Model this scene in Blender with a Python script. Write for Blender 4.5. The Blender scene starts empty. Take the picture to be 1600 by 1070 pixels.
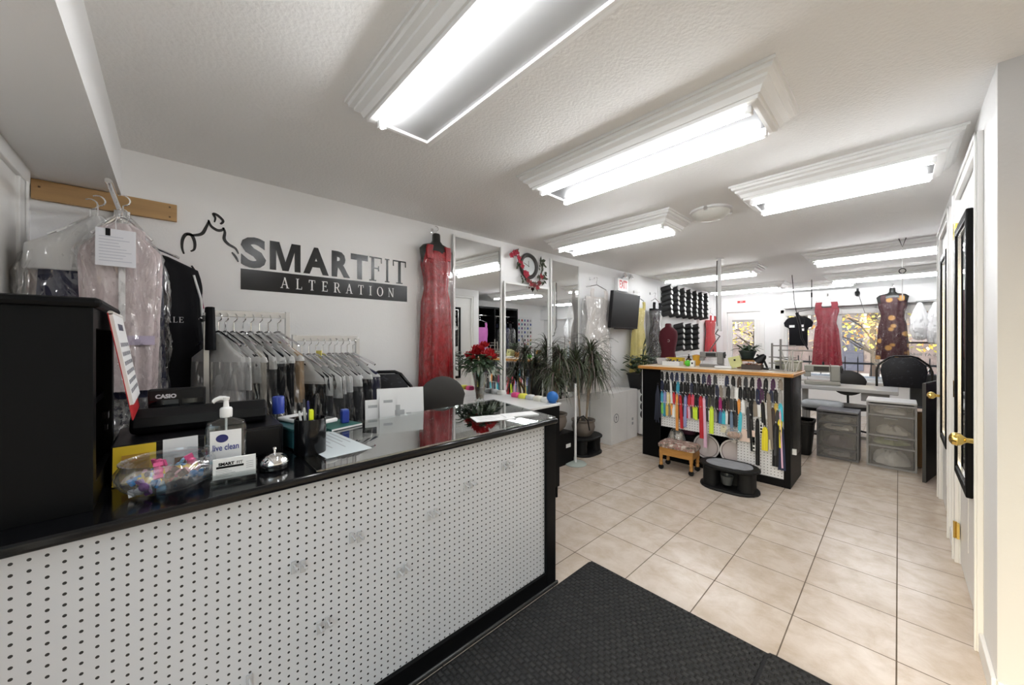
EXPO=1.82; SKYS=.19; TUBE=14.0; FILLF=5.
import bpy, bmesh, math, random
from math import sin, cos, pi, radians, sqrt, atan2
from mathutils import Vector, Matrix, Euler
R = random.Random(7)
SC = bpy.context.scene
COL = SC.collection
# ------------------------------------------------------------------ materials
_m = {}
def nodes(name):
    m = bpy.data.materials.new(name); m.use_nodes = True
    nt = m.node_tree
    b = nt.nodes.get('Principled BSDF')
    return m, nt, b
def M(name, col, rough=.5, metal=0., var=0., vscale=20., bump=0., bscale=60., spec=None, alpha=None, coat=0., trans=0., stretch=None):
    if name in _m: return _m[name]
    m, nt, b = nodes(name)
    N, L = nt.nodes, nt.links
    c = (*col, 1)
    b.inputs['Base Color'].default_value = c
    b.inputs['Roughness'].default_value = rough
    b.inputs['Metallic'].default_value = metal
    if spec is not None: b.inputs['Specular IOR Level'].default_value = spec
    if coat: b.inputs['Coat Weight'].default_value = coat
    if trans: b.inputs['Transmission Weight'].default_value = trans
    if alpha is not None: b.inputs['Alpha'].default_value = alpha
    if var or bump:
        tc = N.new('ShaderNodeTexCoord'); mp = N.new('ShaderNodeMapping')
        L.new(tc.outputs['Object'], mp.inputs['Vector'])
        if stretch: mp.inputs['Scale'].default_value = stretch
    if var:
        t = N.new('ShaderNodeTexNoise'); t.inputs['Scale'].default_value = vscale; t.inputs['Detail'].default_value = 4
        L.new(mp.outputs[0], t.inputs['Vector'])
        r = N.new('ShaderNodeValToRGB')
        r.color_ramp.elements[0].position = .3; r.color_ramp.elements[1].position = .7
        r.color_ramp.elements[0].color = tuple(max(0, x*(1-var)) for x in col)+(1,)
        r.color_ramp.elements[1].color = tuple(min(1, x*(1+var)+var*.01) for x in col)+(1,)
        L.new(t.outputs['Fac'], r.inputs[0]); L.new(r.outputs[0], b.inputs['Base Color'])
    if bump:
        t = N.new('ShaderNodeTexNoise'); t.inputs['Scale'].default_value = bscale; t.inputs['Detail'].default_value = 3
        L.new(mp.outputs[0], t.inputs['Vector'])
        bp = N.new('ShaderNodeBump'); bp.inputs['Strength'].default_value = bump; bp.inputs['Distance'].default_value = .01
        L.new(t.outputs['Fac'], bp.inputs['Height']); L.new(bp.outputs[0], b.inputs['Normal'])
    _m[name] = m
    return m
def EM(name, col, s):
    if name in _m: return _m[name]
    m, nt, b = nodes(name)
    b.inputs['Base Color'].default_value = (*col, 1)
    b.inputs['Emission Color'].default_value = (*col, 1); b.inputs['Emission Strength'].default_value = s
    _m[name] = m; return m
def plastic_film(name, tint=(.93,.94,.96), body=.03, gloss=.11, bs=7., strength=.9, stretch=(1.4,1.4,.4), rough=.10, facing=.18):
    'thin crinkled clear plastic: mostly transparent, with a glossy crumpled sheen'
    if name in _m: return _m[name]
    m = bpy.data.materials.new(name); m.use_nodes = True
    nt = m.node_tree; N, L = nt.nodes, nt.links; N.clear()
    o = N.new('ShaderNodeOutputMaterial'); tr = N.new('ShaderNodeBsdfTransparent'); gl = N.new('ShaderNodeBsdfGlossy'); df = N.new('ShaderNodeBsdfDiffuse')
    tr.inputs[0].default_value = (.97,.97,.97,1); gl.inputs['Color'].default_value = (1,1,1,1); gl.inputs['Roughness'].default_value = rough
    df.inputs[0].default_value = (*tint,1)
    tl = N.new('ShaderNodeBsdfTranslucent'); tl.inputs[0].default_value = (*tint,1); md = N.new('ShaderNodeMixShader'); md.inputs[0].default_value=.35; L.new(df.outputs[0],md.inputs[1]); L.new(tl.outputs[0],md.inputs[2])
    tc = N.new('ShaderNodeTexCoord'); mp = N.new('ShaderNodeMapping'); mp.inputs['Scale'].default_value = stretch
    L.new(tc.outputs['Object'], mp.inputs[0])
    t = N.new('ShaderNodeTexNoise'); t.inputs['Scale'].default_value = bs; t.inputs['Detail'].default_value = 1.5; t.inputs['Distortion'].default_value = .6
    L.new(mp.outputs[0], t.inputs['Vector'])
    bp = N.new('ShaderNodeBump'); bp.inputs['Strength'].default_value = strength; bp.inputs['Distance'].default_value = .06
    vo = N.new('ShaderNodeTexVoronoi'); vo.feature = 'DISTANCE_TO_EDGE'; vo.inputs['Scale'].default_value = bs*.8
    va = N.new('ShaderNodeVectorMath'); va.operation = 'MULTIPLY_ADD'; va.inputs[1].default_value = (.35,.35,.35)
    L.new(t.outputs['Color'], va.inputs[0]); L.new(mp.outputs[0], va.inputs[2]); L.new(va.outputs[0], vo.inputs['Vector'])
    mr = N.new('ShaderNodeMapRange'); mr.inputs[1].default_value = 0; mr.inputs[2].default_value = .16; mr.inputs[3].default_value = .55; mr.inputs[4].default_value = 0
    L.new(vo.outputs['Distance'], mr.inputs[0]); ah = N.new('ShaderNodeMath'); ah.operation = 'ADD'; L.new(mr.outputs[0], ah.inputs[0]); L.new(t.outputs['Fac'], ah.inputs[1])
    L.new(ah.outputs[0], bp.inputs['Height']); L.new(bp.outputs[0], gl.inputs['Normal'])
    lw = N.new('ShaderNodeLayerWeight'); lw.inputs['Blend'].default_value = .35
    a1 = N.new('ShaderNodeMath'); a1.operation = 'MULTIPLY_ADD'; a1.inputs[1].default_value = facing; a1.inputs[2].default_value = gloss; a1.use_clamp = True
    L.new(lw.outputs['Facing'], a1.inputs[0])
    m1 = N.new('ShaderNodeMixShader'); m1.inputs[0].default_value = body
    L.new(tr.outputs[0], m1.inputs[1]); L.new(md.outputs[0], m1.inputs[2])
    m2 = N.new('ShaderNodeMixShader'); L.new(a1.outputs[0], m2.inputs[0])
    L.new(m1.outputs[0], m2.inputs[1]); L.new(gl.outputs[0], m2.inputs[2])
    L.new(m2.outputs[0], o.inputs[0]); _m[name] = m; return m
def clear_glass(name, tint=(.95,.97,.96), refl=.06, rough=0., edge=.5):
    'thin clear pane: transparent with fresnel-like reflection'
    if name in _m: return _m[name]
    m = bpy.data.materials.new(name); m.use_nodes = True
    nt = m.node_tree; N, L = nt.nodes, nt.links; N.clear()
    o = N.new('ShaderNodeOutputMaterial'); tr = N.new('ShaderNodeBsdfTransparent'); gl = N.new('ShaderNodeBsdfGlossy')
    tr.inputs[0].default_value = (*tint,1); gl.inputs['Roughness'].default_value = rough
    lw = N.new('ShaderNodeLayerWeight'); lw.inputs['Blend'].default_value = .2
    a1 = N.new('ShaderNodeMath'); a1.operation = 'MULTIPLY_ADD'; a1.inputs[1].default_value = edge; a1.inputs[2].default_value = refl; a1.use_clamp = True
    L.new(lw.outputs['Facing'], a1.inputs[0])
    m2 = N.new('ShaderNodeMixShader'); L.new(a1.outputs[0], m2.inputs[0]); L.new(tr.outputs[0], m2.inputs[1]); L.new(gl.outputs[0], m2.inputs[2])
    L.new(m2.outputs[0], o.inputs[0]); _m[name] = m; return m
def pegboard_mat(name, col, pitch, rad, ax, hole=(.012,.012,.013)):
    'painted board with a grid of drilled holes; ax = the two object axes of the board'
    if name in _m: return _m[name]
    m, nt, b = nodes(name); N, L = nt.nodes, nt.links
    b.inputs['Roughness'].default_value = .4
    tc = N.new('ShaderNodeTexCoord'); sp = N.new('ShaderNodeSeparateXYZ'); L.new(tc.outputs['Object'], sp.inputs[0])
    sq = []
    for a in ax:
        d = N.new('ShaderNodeMath'); d.operation = 'DIVIDE'; d.inputs[1].default_value = pitch; L.new(sp.outputs[a], d.inputs[0])
        f = N.new('ShaderNodeMath'); f.operation = 'FRACT'; L.new(d.outputs[0], f.inputs[0])
        s = N.new('ShaderNodeMath'); s.operation = 'SUBTRACT'; s.inputs[1].default_value = .5; L.new(f.outputs[0], s.inputs[0])
        p = N.new('ShaderNodeMath'); p.operation = 'POWER'; p.inputs[1].default_value = 2; L.new(s.outputs[0], p.inputs[0]); sq.append(p)
    ad = N.new('ShaderNodeMath'); ad.operation = 'ADD'; L.new(sq[0].outputs[0], ad.inputs[0]); L.new(sq[1].outputs[0], ad.inputs[1])
    lt = N.new('ShaderNodeMath'); lt.operation = 'LESS_THAN'; lt.inputs[1].default_value = (rad/pitch)**2; L.new(ad.outputs[0], lt.inputs[0])
    mx = N.new('ShaderNodeMix'); mx.data_type = 'RGBA'; L.new(lt.outputs[0], mx.inputs[0])
    mx.inputs[6].default_value = (*col,1); mx.inputs[7].default_value = (*hole,1)
    L.new(mx.outputs[2], b.inputs['Base Color']); _m[name] = m; return m
# ------------------------------------------------------------------ mesh builder
class G:
    def __init__(s): s.v=[]; s.f=[]; s.k=[]; s.mi=0; s.T=Matrix()
    def add(s, vs, fs):
        o=len(s.v); s.v += [tuple(s.T @ Vector(p)) for p in vs]
        s.f += [[i+o for i in f] for f in fs]; s.k += [s.mi]*len(fs); return s
    def mat(s, i): s.mi=i; return s
    def at(s, x=0,y=0,z=0, rx=0,ry=0,rz=0, sc=(1,1,1)):
        s.T = Matrix.Translation((x,y,z)) @ Euler((rx,ry,rz)).to_matrix().to_4x4() @ Matrix.Diagonal((*sc,1)); return s
    def box(s, x0,y0,z0,x1,y1,z1):
        v=[(x0,y0,z0),(x1,y0,z0),(x1,y1,z0),(x0,y1,z0),(x0,y0,z1),(x1,y0,z1),(x1,y1,z1),(x0,y1,z1)]
        return s.add(v,[(0,3,2,1),(4,5,6,7),(0,1,5,4),(1,2,6,5),(2,3,7,6),(3,0,4,7)])
    def cb(s, cx,cy,cz,sx,sy,sz): return s.box(cx-sx/2,cy-sy/2,cz-sz/2,cx+sx/2,cy+sy/2,cz+sz/2)
    def rings(s, rs, closed=True, cap0=True, cap1=True):
        n=len(rs[0]); v=[p for r in rs for p in r]; f=[]
        for i in range(len(rs)-1):
            for j in range(n if closed else n-1):
                a=i*n+j; b=i*n+(j+1)%n; f.append((a,b,b+n,a+n))
        if cap0: f.append(tuple(range(n-1,-1,-1)))
        if cap1: f.append(tuple(range((len(rs)-1)*n, len(rs)*n)))
        return s.add(v,f)
    def lathe(s, prof, n=24, cx=0,cy=0,cz=0, sx=1,sy=1, cap0=True, cap1=True):
        return s.rings([[(cx+r*sx*cos(2*pi*j/n), cy+r*sy*sin(2*pi*j/n), cz+z) for j in range(n)] for r,z in prof], True, cap0, cap1)
    def tube(s, pts, r, n=8, rend=None):
        pts=[Vector(p) for p in pts]; rs=[]
        for i,p in enumerate(pts):
            d=(pts[min(i+1,len(pts)-1)]-pts[max(i-1,0)]).normalized()
            if i==0: u=d.orthogonal().normalized()
            else:
                u=(u-d*u.dot(d)); u = u.normalized() if u.length>1e-6 else d.orthogonal().normalized()
            w=d.cross(u); q=r if rend is None else r+(rend-r)*i/(len(pts)-1)
            rs.append([tuple(p+u*q*cos(2*pi*j/n)+w*q*sin(2*pi*j/n)) for j in range(n)])
        return s.rings(rs)
    def prism(s, poly, z0, z1):
        n=len(poly); v=[(x,y,z0) for x,y in poly]+[(x,y,z1) for x,y in poly]
        return s.add(v,[tuple(range(n-1,-1,-1)),tuple(range(n,2*n))]+[(i,(i+1)%n,(i+1)%n+n,i+n) for i in range(n)])
    def sphere(s, cx,cy,cz,rx,ry=None,rz=None,n=12,m=8):
        ry=ry or rx; rz=rz or rx
        return s.lathe([(max(.02,sin(pi*i/m)),-cos(pi*i/m)*1.0) for i in range(m+1)],n) if False else s.rings([[(cx+rx*max(.02,sin(pi*i/m))*cos(2*pi*j/n),cy+ry*max(.02,sin(pi*i/m))*sin(2*pi*j/n),cz-rz*cos(pi*i/m)) for j in range(n)] for i in range(m+1)])
    def leaf(s, base, tip, w, up=(0,0,1), bend=.15, n=4):
        'a leaf blade from base to tip with width w, thin but closed'
        a=Vector(base); b=Vector(tip); d=b-a; L=d.length; d.normalize()
        side=d.cross(Vector(up)); side = side.normalized() if side.length>1e-4 else Vector((1,0,0)); nn=side.cross(d)
        v=[];f=[]
        for i in range(n+1):
            t=i/n; ww=w*.5*(sin(pi*min(.98,t*.9+.08))**.8); c=a+d*L*t+nn*(bend*L*4*t*(1-t))
            v += [tuple(c-side*ww),tuple(c+nn*w*.12),tuple(c+side*ww)]
        for i in range(n):
            k=i*3; f += [(k,k+1,k+4,k+3),(k+1,k+2,k+5,k+4)]
        return s.add(v,f)
def mesh(name, g, mats):
    me=bpy.data.meshes.new(name); me.from_pydata(g.v,[],g.f)
    if not isinstance(mats,(list,tuple)): mats=[mats]
    for m in mats: me.materials.append(m)
    if any(g.k): me.polygons.foreach_set('material_index', g.k)
    bm=bmesh.new(); bm.from_mesh(me); bmesh.ops.recalc_face_normals(bm, faces=bm.faces); bm.to_mesh(me); bm.free()
    return me
def part(name, g, mats, parent=None, loc=None, rot=None, smooth=None, bevel=0, seg=2, label=None):
    me = g if isinstance(g, bpy.types.Mesh) else mesh(name, g, mats)
    if smooth:
        me.shade_smooth(); me.set_sharp_from_angle(angle=radians(smooth if smooth>1 else 40))
    o=bpy.data.objects.new(name, me); COL.objects.link(o)
    if parent: o.parent=parent
    if loc: o.location=loc
    if rot: o.rotation_euler=rot
    if bevel:
        b=o.modifiers.new('bevel','BEVEL'); b.width=bevel; b.segments=seg; b.limit_method='ANGLE'; b.angle_limit=radians(50)
    if label: o['label']=label
    return o
def tag(o, label, cat, group=None):
    o['label']=label; o['category']=cat
    if group: o['group']=group
    return o
def thing(name, label, cat, loc=(0,0,0), rz=0, group=None, rot=None):
    o=bpy.data.objects.new(name,None); COL.objects.link(o); o.empty_display_size=.05
    o.location=loc; o.rotation_euler = rot if rot else (0,0,rz)
    return tag(o,label,cat,group)
def solo(name, g, mats, label, cat, loc=(0,0,0), rz=0, group=None, smooth=None, bevel=0, rot=None):
    o=part(name,g,mats,None,loc,rot if rot else (0,0,rz),smooth,bevel); return tag(o,label,cat,group)
def struct(name, g, mats, smooth=None, bevel=0, parent=None):
    o=part(name,g,mats,parent,None,None,smooth,bevel)
    if not parent: o['kind']='structure'
    return o
def dup(root, loc, rz=0, label=None):
    r=root.copy(); COL.objects.link(r); r.location=loc; r.rotation_euler=(0,0,rz)
    if label: r['label']=label
    for ch in list(root.children):
        c=ch.copy(); COL.objects.link(c); c.parent=r
        for gg in list(ch.children):
            d=gg.copy(); COL.objects.link(d); d.parent=c
    return r
# ------------------------------------------------------------------ lettering
def sans(txt, size, bold=0., depth=.0006, align='CENTER', space=1.0):
    cu=bpy.data.curves.new('lettering','FONT'); cu.body=txt; cu.size=size; cu.align_x=align; cu.align_y='CENTER'
    cu.offset=bold; cu.extrude=depth; cu.space_character=space; cu.resolution_u=3
    o=bpy.data.objects.new('lettering',cu); COL.objects.link(o)
    dg=bpy.context.evaluated_depsgraph_get(); me=bpy.data.meshes.new_from_object(o.evaluated_get(dg))
    bpy.data.objects.remove(o); bpy.data.curves.remove(cu)
    me.materials.clear()
    return me
def rotmesh(me, mtx): me.transform(mtx); return me
LEFTW=Matrix(((0,0,1,0),(1,0,0,0),(0,1,0,0),(0,0,0,1)))     # text x->+Y, y->+Z, normal->+X
BACKW=Matrix(((1,0,0,0),(0,0,-1,0),(0,1,0,0),(0,0,0,1)))    # text x->+X, y->+Z, normal->-Y
_SER={}
def serif_glyph(ch):
    'polygons (lists of xy) of a roman capital, height 1; returns (width, polys)'
    T,t,sw,sh=.135,.055,.09,.045
    def stem(x,y0=0,y1=1,w=T,top=True,bot=True):
        p=[[(x-w/2,y0),(x+w/2,y0),(x+w/2,y1),(x-w/2,y1)]]
        if bot: p.append([(x-w/2-sw,y0),(x+w/2+sw,y0),(x+w/2+sw,y0+sh),(x-w/2-sw,y0+sh)])
        if top: p.append([(x-w/2-sw,y1-sh),(x+w/2+sw,y1-sh),(x+w/2+sw,y1),(x-w/2-sw,y1)])
        return p
    def bar(x0,x1,y,h=t): return [[(x0,y-h/2),(x1,y-h/2),(x1,y+h/2),(x0,y+h/2)]]
    def tick(x,y0,y1,w=.05): return [[(x-w/2,y0),(x+w/2,y0),(x+w/2,y1),(x-w/2,y1)]]
    def diag(x0,y0,x1,y1,w): return [[(x0-w/2,y0),(x0+w/2,y0),(x1+w/2,y1),(x1-w/2,y1)]]
    def arc(cx,cy,rx,ry,a0,a1,wx,wy,n=18):
        out=[]
        for i in range(n):
            a=radians(a0+(a1-a0)*i/n); b=radians(a0+(a1-a0)*(i+1)/n)
            q=lambda an,k:(cx+(rx-k*wx)*cos(an),cy+(ry-k*wy)*sin(an))
            out.append([q(a,0),q(b,0),q(b,1),q(a,1)])
        return out
    if ch=='I': return .42, stem(.21)
    if ch=='F': return .66, stem(.2)+bar(.2,.62,1-t/2)+bar(.2,.48,.53)+tick(.6,.76,1)+tick(.47,.42,.64)
    if ch=='E': return .7, stem(.2)+bar(.2,.64,1-t/2)+bar(.2,.66,t/2)+bar(.2,.5,.52)+tick(.62,.78,1)+tick(.64,0,.24)+tick(.49,.41,.63)
    if ch=='L': return .68, stem(.2)+bar(.2,.64,t/2)+tick(.62,0,.26)
    if ch=='T': return .76, stem(.38,top=False)+bar(.06,.70,1-t/2)+tick(.08,.74,1)+tick(.68,.74,1)
    if ch=='A': return .84, diag(.12,0,.42,1,.06)+diag(.68,0,.41,1,T)+bar(.22,.62,.34)+bar(.0,.25,sh/2,sh)+bar(.54,.84,sh/2,sh)
    if ch=='N': return .86, stem(.17,w=.06)+stem(.72,w=.06,bot=False)+diag(.70,0,.13,1,T)
    if ch=='R': return .8, stem(.2)+bar(.2,.42,1-t/2)+bar(.2,.42,.5)+arc(.42,.74,.24,.262,-90,90,.12,.055)+diag(.70,0,.42,.5,.13)+bar(.64,.84,sh/2,sh)
    if ch=='O': return .86, arc(.43,.5,.41,.52,0,360,.14,.06,36)
    if ch=='S': return .6, arc(.3,.74,.22,.26,20,270,.1,.06)+arc(.3,.25,.25,.27,-160,90,.1,.06)
    if ch=='C': return .78, arc(.43,.5,.41,.52,45,315,.14,.06,30)+tick(.7,.7,.95)
    if ch=='G': return .84, arc(.43,.5,.41,.52,45,330,.14,.06,30)+tick(.72,.72,.95)+stem(.7,.05,.42,w=.11,bot=False)
    return .4, []
def serif(txt, h, x0, y0, gap=.12, fit=None, depth=.0008, zoff=0):
    'roman capitals as a builder in the xy plane; fit = total width'
    tot=sum(serif_glyph(c)[0] for c in txt)+gap*(len(txt)-1)
    kx=h if fit is None else fit/tot
    g=G(); x=x0; n=0
    for c in txt:
        w,ps=serif_glyph(c)
        for p in ps:
            g.prism([(x+a*kx,y0+b*h) for a,b in p],zoff+n*1e-5,zoff+depth+n*1e-5); n=(n+1)%5
        x+=(w+gap)*kx
    return g
# ------------------------------------------------------------------ camera, world
XL, XR, CE, YB, YF = -2.84, .25, 2.37, 8.85, -.487
cam=bpy.data.cameras.new('camera'); co=bpy.data.objects.new('camera',cam); COL.objects.link(co)
co.location=(0,0,1.35); co.rotation_euler=(pi/2,0,.8162)
cam.sensor_fit='HORIZONTAL'; cam.sensor_width=36; cam.lens=36*568/1600; cam.shift_y=-5/1600; cam.clip_start=.02
SC.camera=co
SC.view_settings.view_transform='Standard'; SC.view_settings.look='None'; SC.view_settings.gamma=1; SC.view_settings.exposure=EXPO
w=bpy.data.worlds.new('world'); SC.world=w; w.use_nodes=True
nt=w.node_tree; bg=nt.nodes['Background']; sky=nt.nodes.new('ShaderNodeTexSky'); sky.sky_type='NISHITA'; sky.sun_disc=False
sky.sun_elevation=radians(35); sky.sun_rotation=radians(200); sky.air_density=1.6; sky.dust_density=4
nt.links.new(sky.outputs[0],bg.inputs[0]); bg.inputs[1].default_value=SKYS
try:
    SC.cycles.max_bounces=10; SC.cycles.diffuse_bounces=5; SC.cycles.glossy_bounces=5; SC.cycles.transparent_max_bounces=24; SC.cycles.use_denoising=True
    SC.cycles.sample_clamp_indirect=6; SC.cycles.caustics_reflective=False; SC.cycles.caustics_refractive=False
except Exception: pass
# ------------------------------------------------------------------ surface materials
m_wall=M('wall_paint',(.86,.86,.86),.55,bump=.06,bscale=90)
m_ceil=M('ceiling_stipple',(.89,.89,.885),.8,bump=.28,bscale=75)
m_trim=M('white_trim',(.82,.815,.80),.35)
m_door=M('door_white',(.80,.79,.77),.35)
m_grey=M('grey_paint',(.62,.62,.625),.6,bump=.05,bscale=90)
m_black=M('black_laminate',(.0035,.0035,.004),.45,spec=.12)
m_blackg=M('black_gloss',(.005,.005,.006),.12,spec=.3)
m_blackp=M('black_plastic',(.006,.006,.007),.38,spec=.25)
m_steel=M('brushed_steel',(.62,.62,.63),.28,1)
m_chrome=M('chrome',(.85,.85,.86),.07,1)
m_brass=M('brass',(.83,.60,.18),.14,1)
m_mirror=M('mirror_glass',(.86,.87,.86),.0,1)
m_paper=M('white_paper',(.82,.82,.82),.6)
m_white=M('white_plastic',(.80,.80,.80),.35)
m_glass=clear_glass('clear_glass')
def tile_mat():
    m,nt,b=nodes('beige_floor_tile'); N,L=nt.nodes,nt.links
    tc=N.new('ShaderNodeTexCoord'); mp=N.new('ShaderNodeMapping'); L.new(tc.outputs['Object'],mp.inputs[0])
    br=N.new('ShaderNodeTexBrick'); br.offset=0; br.squash=1
    for k,v in (('Scale',1),('Mortar Size',.0028),('Mortar Smooth',.15),('Brick Width',.35),('Row Height',.35),('Bias',0)): br.inputs[k].default_value=v
    mp.inputs['Location'].default_value=(.0062,-.12,0)
    L.new(mp.outputs[0],br.inputs['Vector'])
    br.inputs['Color1'].default_value=(.57,.49,.415,1); br.inputs['Color2'].default_value=(.62,.545,.475,1); br.inputs['Mortar'].default_value=(.15,.115,.085,1)
    n1=N.new('ShaderNodeTexNoise'); n1.inputs['Scale'].default_value=7.5; n1.inputs['Detail'].default_value=10; n1.inputs['Roughness'].default_value=.65; n1.inputs['Distortion'].default_value=.35
    L.new(tc.outputs['Object'],n1.inputs['Vector'])
    rp=N.new('ShaderNodeValToRGB'); e=rp.color_ramp.elements
    e[0].position=.33; e[0].color=(.86,.80,.72,1); e[1].position=.62; e[1].color=(1.06,1.05,1.04,1)
    L.new(n1.outputs['Fac'],rp.inputs[0])
    mx=N.new('ShaderNodeMix'); mx.data_type='RGBA'; mx.blend_type='MULTIPLY'; mx.inputs[0].default_value=1
    L.new(br.outputs['Color'],mx.inputs[6]); L.new(rp.outputs[0],mx.inputs[7]); L.new(mx.outputs[2],b.inputs['Base Color'])
    rr=N.new('ShaderNodeMapRange'); rr.inputs[3].default_value=.25; rr.inputs[4].default_value=.75; L.new(br.outputs['Fac'],rr.inputs[0]); L.new(rr.outputs[0],b.inputs['Roughness'])
    bp=N.new('ShaderNodeBump'); bp.invert=True; bp.inputs['Strength'].default_value=.4; bp.inputs['Distance'].default_value=.002
    L.new(br.outputs['Fac'],bp.inputs['Height']); L.new(bp.outputs[0],b.inputs['Normal'])
    return m
m_tile=tile_mat()
# ------------------------------------------------------------------ shell
struct('floor',G().box(XL-.1,YF-.1,-.06,1.7,YB+.1,0),m_tile)
struct('ceiling',G().box(XL-.1,YF-.1,CE,1.7,YB+.1,CE+.08),m_ceil)
struct('wall_left',G().box(XL-.1,YF-.1,0,XL,YB+.1,CE),m_wall)
# front wall (behind the counter end) with its door and an added window opening
g=G().box(XL,YF-.1,0,-.95,YF,CE).box(-.95,YF-.1,0,1.35,YF,.1).box(-.95,YF-.1,2.1,1.35,YF,CE).box(1.35,YF-.1,0,1.6,YF,CE)
struct('wall_front',g,m_wall)
g=G()
for x in (-.95,-.20,.55,1.30): g.box(x,YF-.07,.1,x+.05,YF-.02,2.1)
g.box(-.90,YF-.07,.1,1.30,YF-.02,.16).box(-.90,YF-.07,2.04,1.30,YF-.02,2.1)
fw=struct('window_added',g,m_trim)  # unseen window behind the camera, added to brighten the near left side
for x in (-.90,-.15,.60): part('glass_pane',G().box(x,YF-.05,.16,x+.70,YF-.044,2.04),clear_glass('outside_glass'),fw)
la=bpy.data.lights.new('front_fill','AREA'); la.shape='RECTANGLE'; la.size=2.3; la.size_y=2.0; la.energy=FILLF; la.color=(.90,.95,1)  # added fill lamp outside the front window, lifts the dark near end
lo=bpy.data.objects.new('front_fill',la); COL.objects.link(lo); lo.location=(.2,YF-.35,1.25); lo.rotation_euler=(pi/2,0,0)
struct('trim_1',G().box(XL,YF,2.118,1.5,-.19,CE),m_wall)
def casing(g,y0,y1,z1,x,w=.06,t=.018,sgn=-1):
    'door casing on a wall plane x (faces -X): two legs and a head'
    for a,b in ((y0-w,y0),(y1,y1+w)): g.box(x-t,a,0,x,b,z1+w)
    g.box(x-t,y0,z1,x,y1,z1+w)
    for a,b in ((y0-w,y0-w+.018),(y1+w-.018,y1+w)): g.box(x-t-.008,a,0,x-t,b,z1+w)
    g.box(x-t-.008,y0-w,z1+w-.018,x-t,y1+w,z1+w)
# closet block that carries the two white doors; its near face is the grey return at the right of the picture
g=G(); BY0,BY1=2.23,4.95
for a,b in ((BY0,2.60),(3.46,3.90),(4.74,BY1)): g.box(XR,a,0,XR+.1,b,CE)
for a,b in ((2.60,3.46),(3.90,4.74)): g.box(XR,a,2.19,XR+.1,b,CE)
g.box(XR+.1,BY1-.1,0,1.6,BY1,CE)
struct('wall_right',g,m_wall)
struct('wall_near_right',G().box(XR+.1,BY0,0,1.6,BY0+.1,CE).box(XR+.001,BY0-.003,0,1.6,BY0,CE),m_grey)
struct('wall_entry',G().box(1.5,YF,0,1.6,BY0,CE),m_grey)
struct('wall_far_right',G().box(1.6,BY1,0,1.7,YB+.1,CE),m_wall)
def leaf_door(nm,y0,y1,hinge_y,knob_y):
    d=G().box(XR+.004,y0+.004,.012,XR+.04,y1-.004,2.186)
    for za,zb in ((.22,.98),(1.10,2.06)):       # raised panels
        for a,b in ((y0+.11,(y0+y1)/2-.04),((y0+y1)/2+.04,y1-.11)): d.box(XR+.0005,a,za,XR+.004,b,zb)
    o=struct(nm,d,m_door,bevel=.003)
    fr=G(); casing(fr,y0,y1,2.19,XR); part('door_frame',fr,m_trim,o,bevel=.003)
    for z in (.20,1.05,2.0):
        h=G().box(XR-.012,hinge_y-.03,z-.045,XR-.0005,hinge_y+.03,z+.045); h.tube([(XR-.016,hinge_y,z-.05),(XR-.016,hinge_y,z+.05)],.008,8)
        part('hinge',h,m_brass,o)
    k=G(); k.lathe([(.033,0),(.033,.004),(.028,.010),(.012,.014),(.011,.034),(.014,.040),(.027,.052),(.031,.066),(.027,.080),(.014,.088),(.002,.090)],24)
    k2=mesh('door_knob',k,m_brass); k2.transform(Matrix.Translation((XR+.002,knob_y,.88)) @ Matrix.Rotation(-pi/2,4,'Y'))
    part('door_knob',k2,m_brass,o,smooth=1)
    return o
leaf_door('door_1',2.60,3.46,3.46,2.70)
leaf_door('door_2',3.90,4.74,3.90,4.66)
def door_mirror(y0,y1,z0,z1,label):
    t=thing('door_mirror',label,'mirror',(XR,(y0+y1)/2,z0)); w=(y1-y0)/2; h=z1-z0; f=.045
    g=G(); g.box(-.026,-w,0,-.001,-w+f,h).box(-.026,w-f,0,-.001,w,h).box(-.026,-w+f,0,-.001,w-f,f).box(-.026,-w+f,h-f,-.001,w-f,h)
    part('frame',g,m_black,t,bevel=.006)
    part('mirror_pane',G().box(-.010,-w+f,f,-.002,w-f,h-f),m_mirror,t)
    part('inner_rim',G().box(-.016,-w+f,f,-.010,-w+f+.012,h-f).box(-.016,w-f-.012,f,-.010,w-f,h-f).box(-.016,-w+f,f,-.010,w-f,f+.012).box(-.016,-w+f,h-f-.012,-.010,w-f,h-f),M('silver_rim',(.7,.69,.67),.25,1),t)
door_mirror(2.83,3.37,.575,1.99,'tall black framed mirror hung on the nearer white door')
door_mirror(3.97,4.45,.575,1.99,'tall black framed mirror hung on the farther white door')
# baseboards
def bb(nm,g): struct(nm,g,m_trim,bevel=.004)
bb('baseboard_right',G().box(XR-.014,BY0,0,XR,2.535,.09).box(XR-.014,3.525,0,XR,3.835,.09).box(XR-.014,4.805,0,XR,BY1+.014,.09))
bb('baseboard_left',G().box(XL,YF,0,XL+.014,YB,.10))
bb('baseboard_entry',G().box(XR,BY0-.014,0,1.5,BY0,.09))
# front wall door, seen at the far left edge of the picture
g=G()
for a,b in ((-2.66,-2.575),(-1.77,-1.70)): g.box(a,YF,0,b,YF+.02,2.05).box(a,YF+.02,0,a+.02,YF+.03,2.05)
g.box(-2.70,YF,2.05,-1.66,YF+.025,2.12)
o=struct('door_3',G().box(-2.575,YF,.01,-1.77,YF+.008,2.05),m_door)
part('door_frame',g,m_trim,o,bevel=.004)
part('panel',G().box(-2.46,YF+.008,1.15,-1.88,YF+.012,1.95).box(-2.46,YF+.008,.2,-1.88,YF+.012,1.0),m_door,o,bevel=.003)
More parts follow.
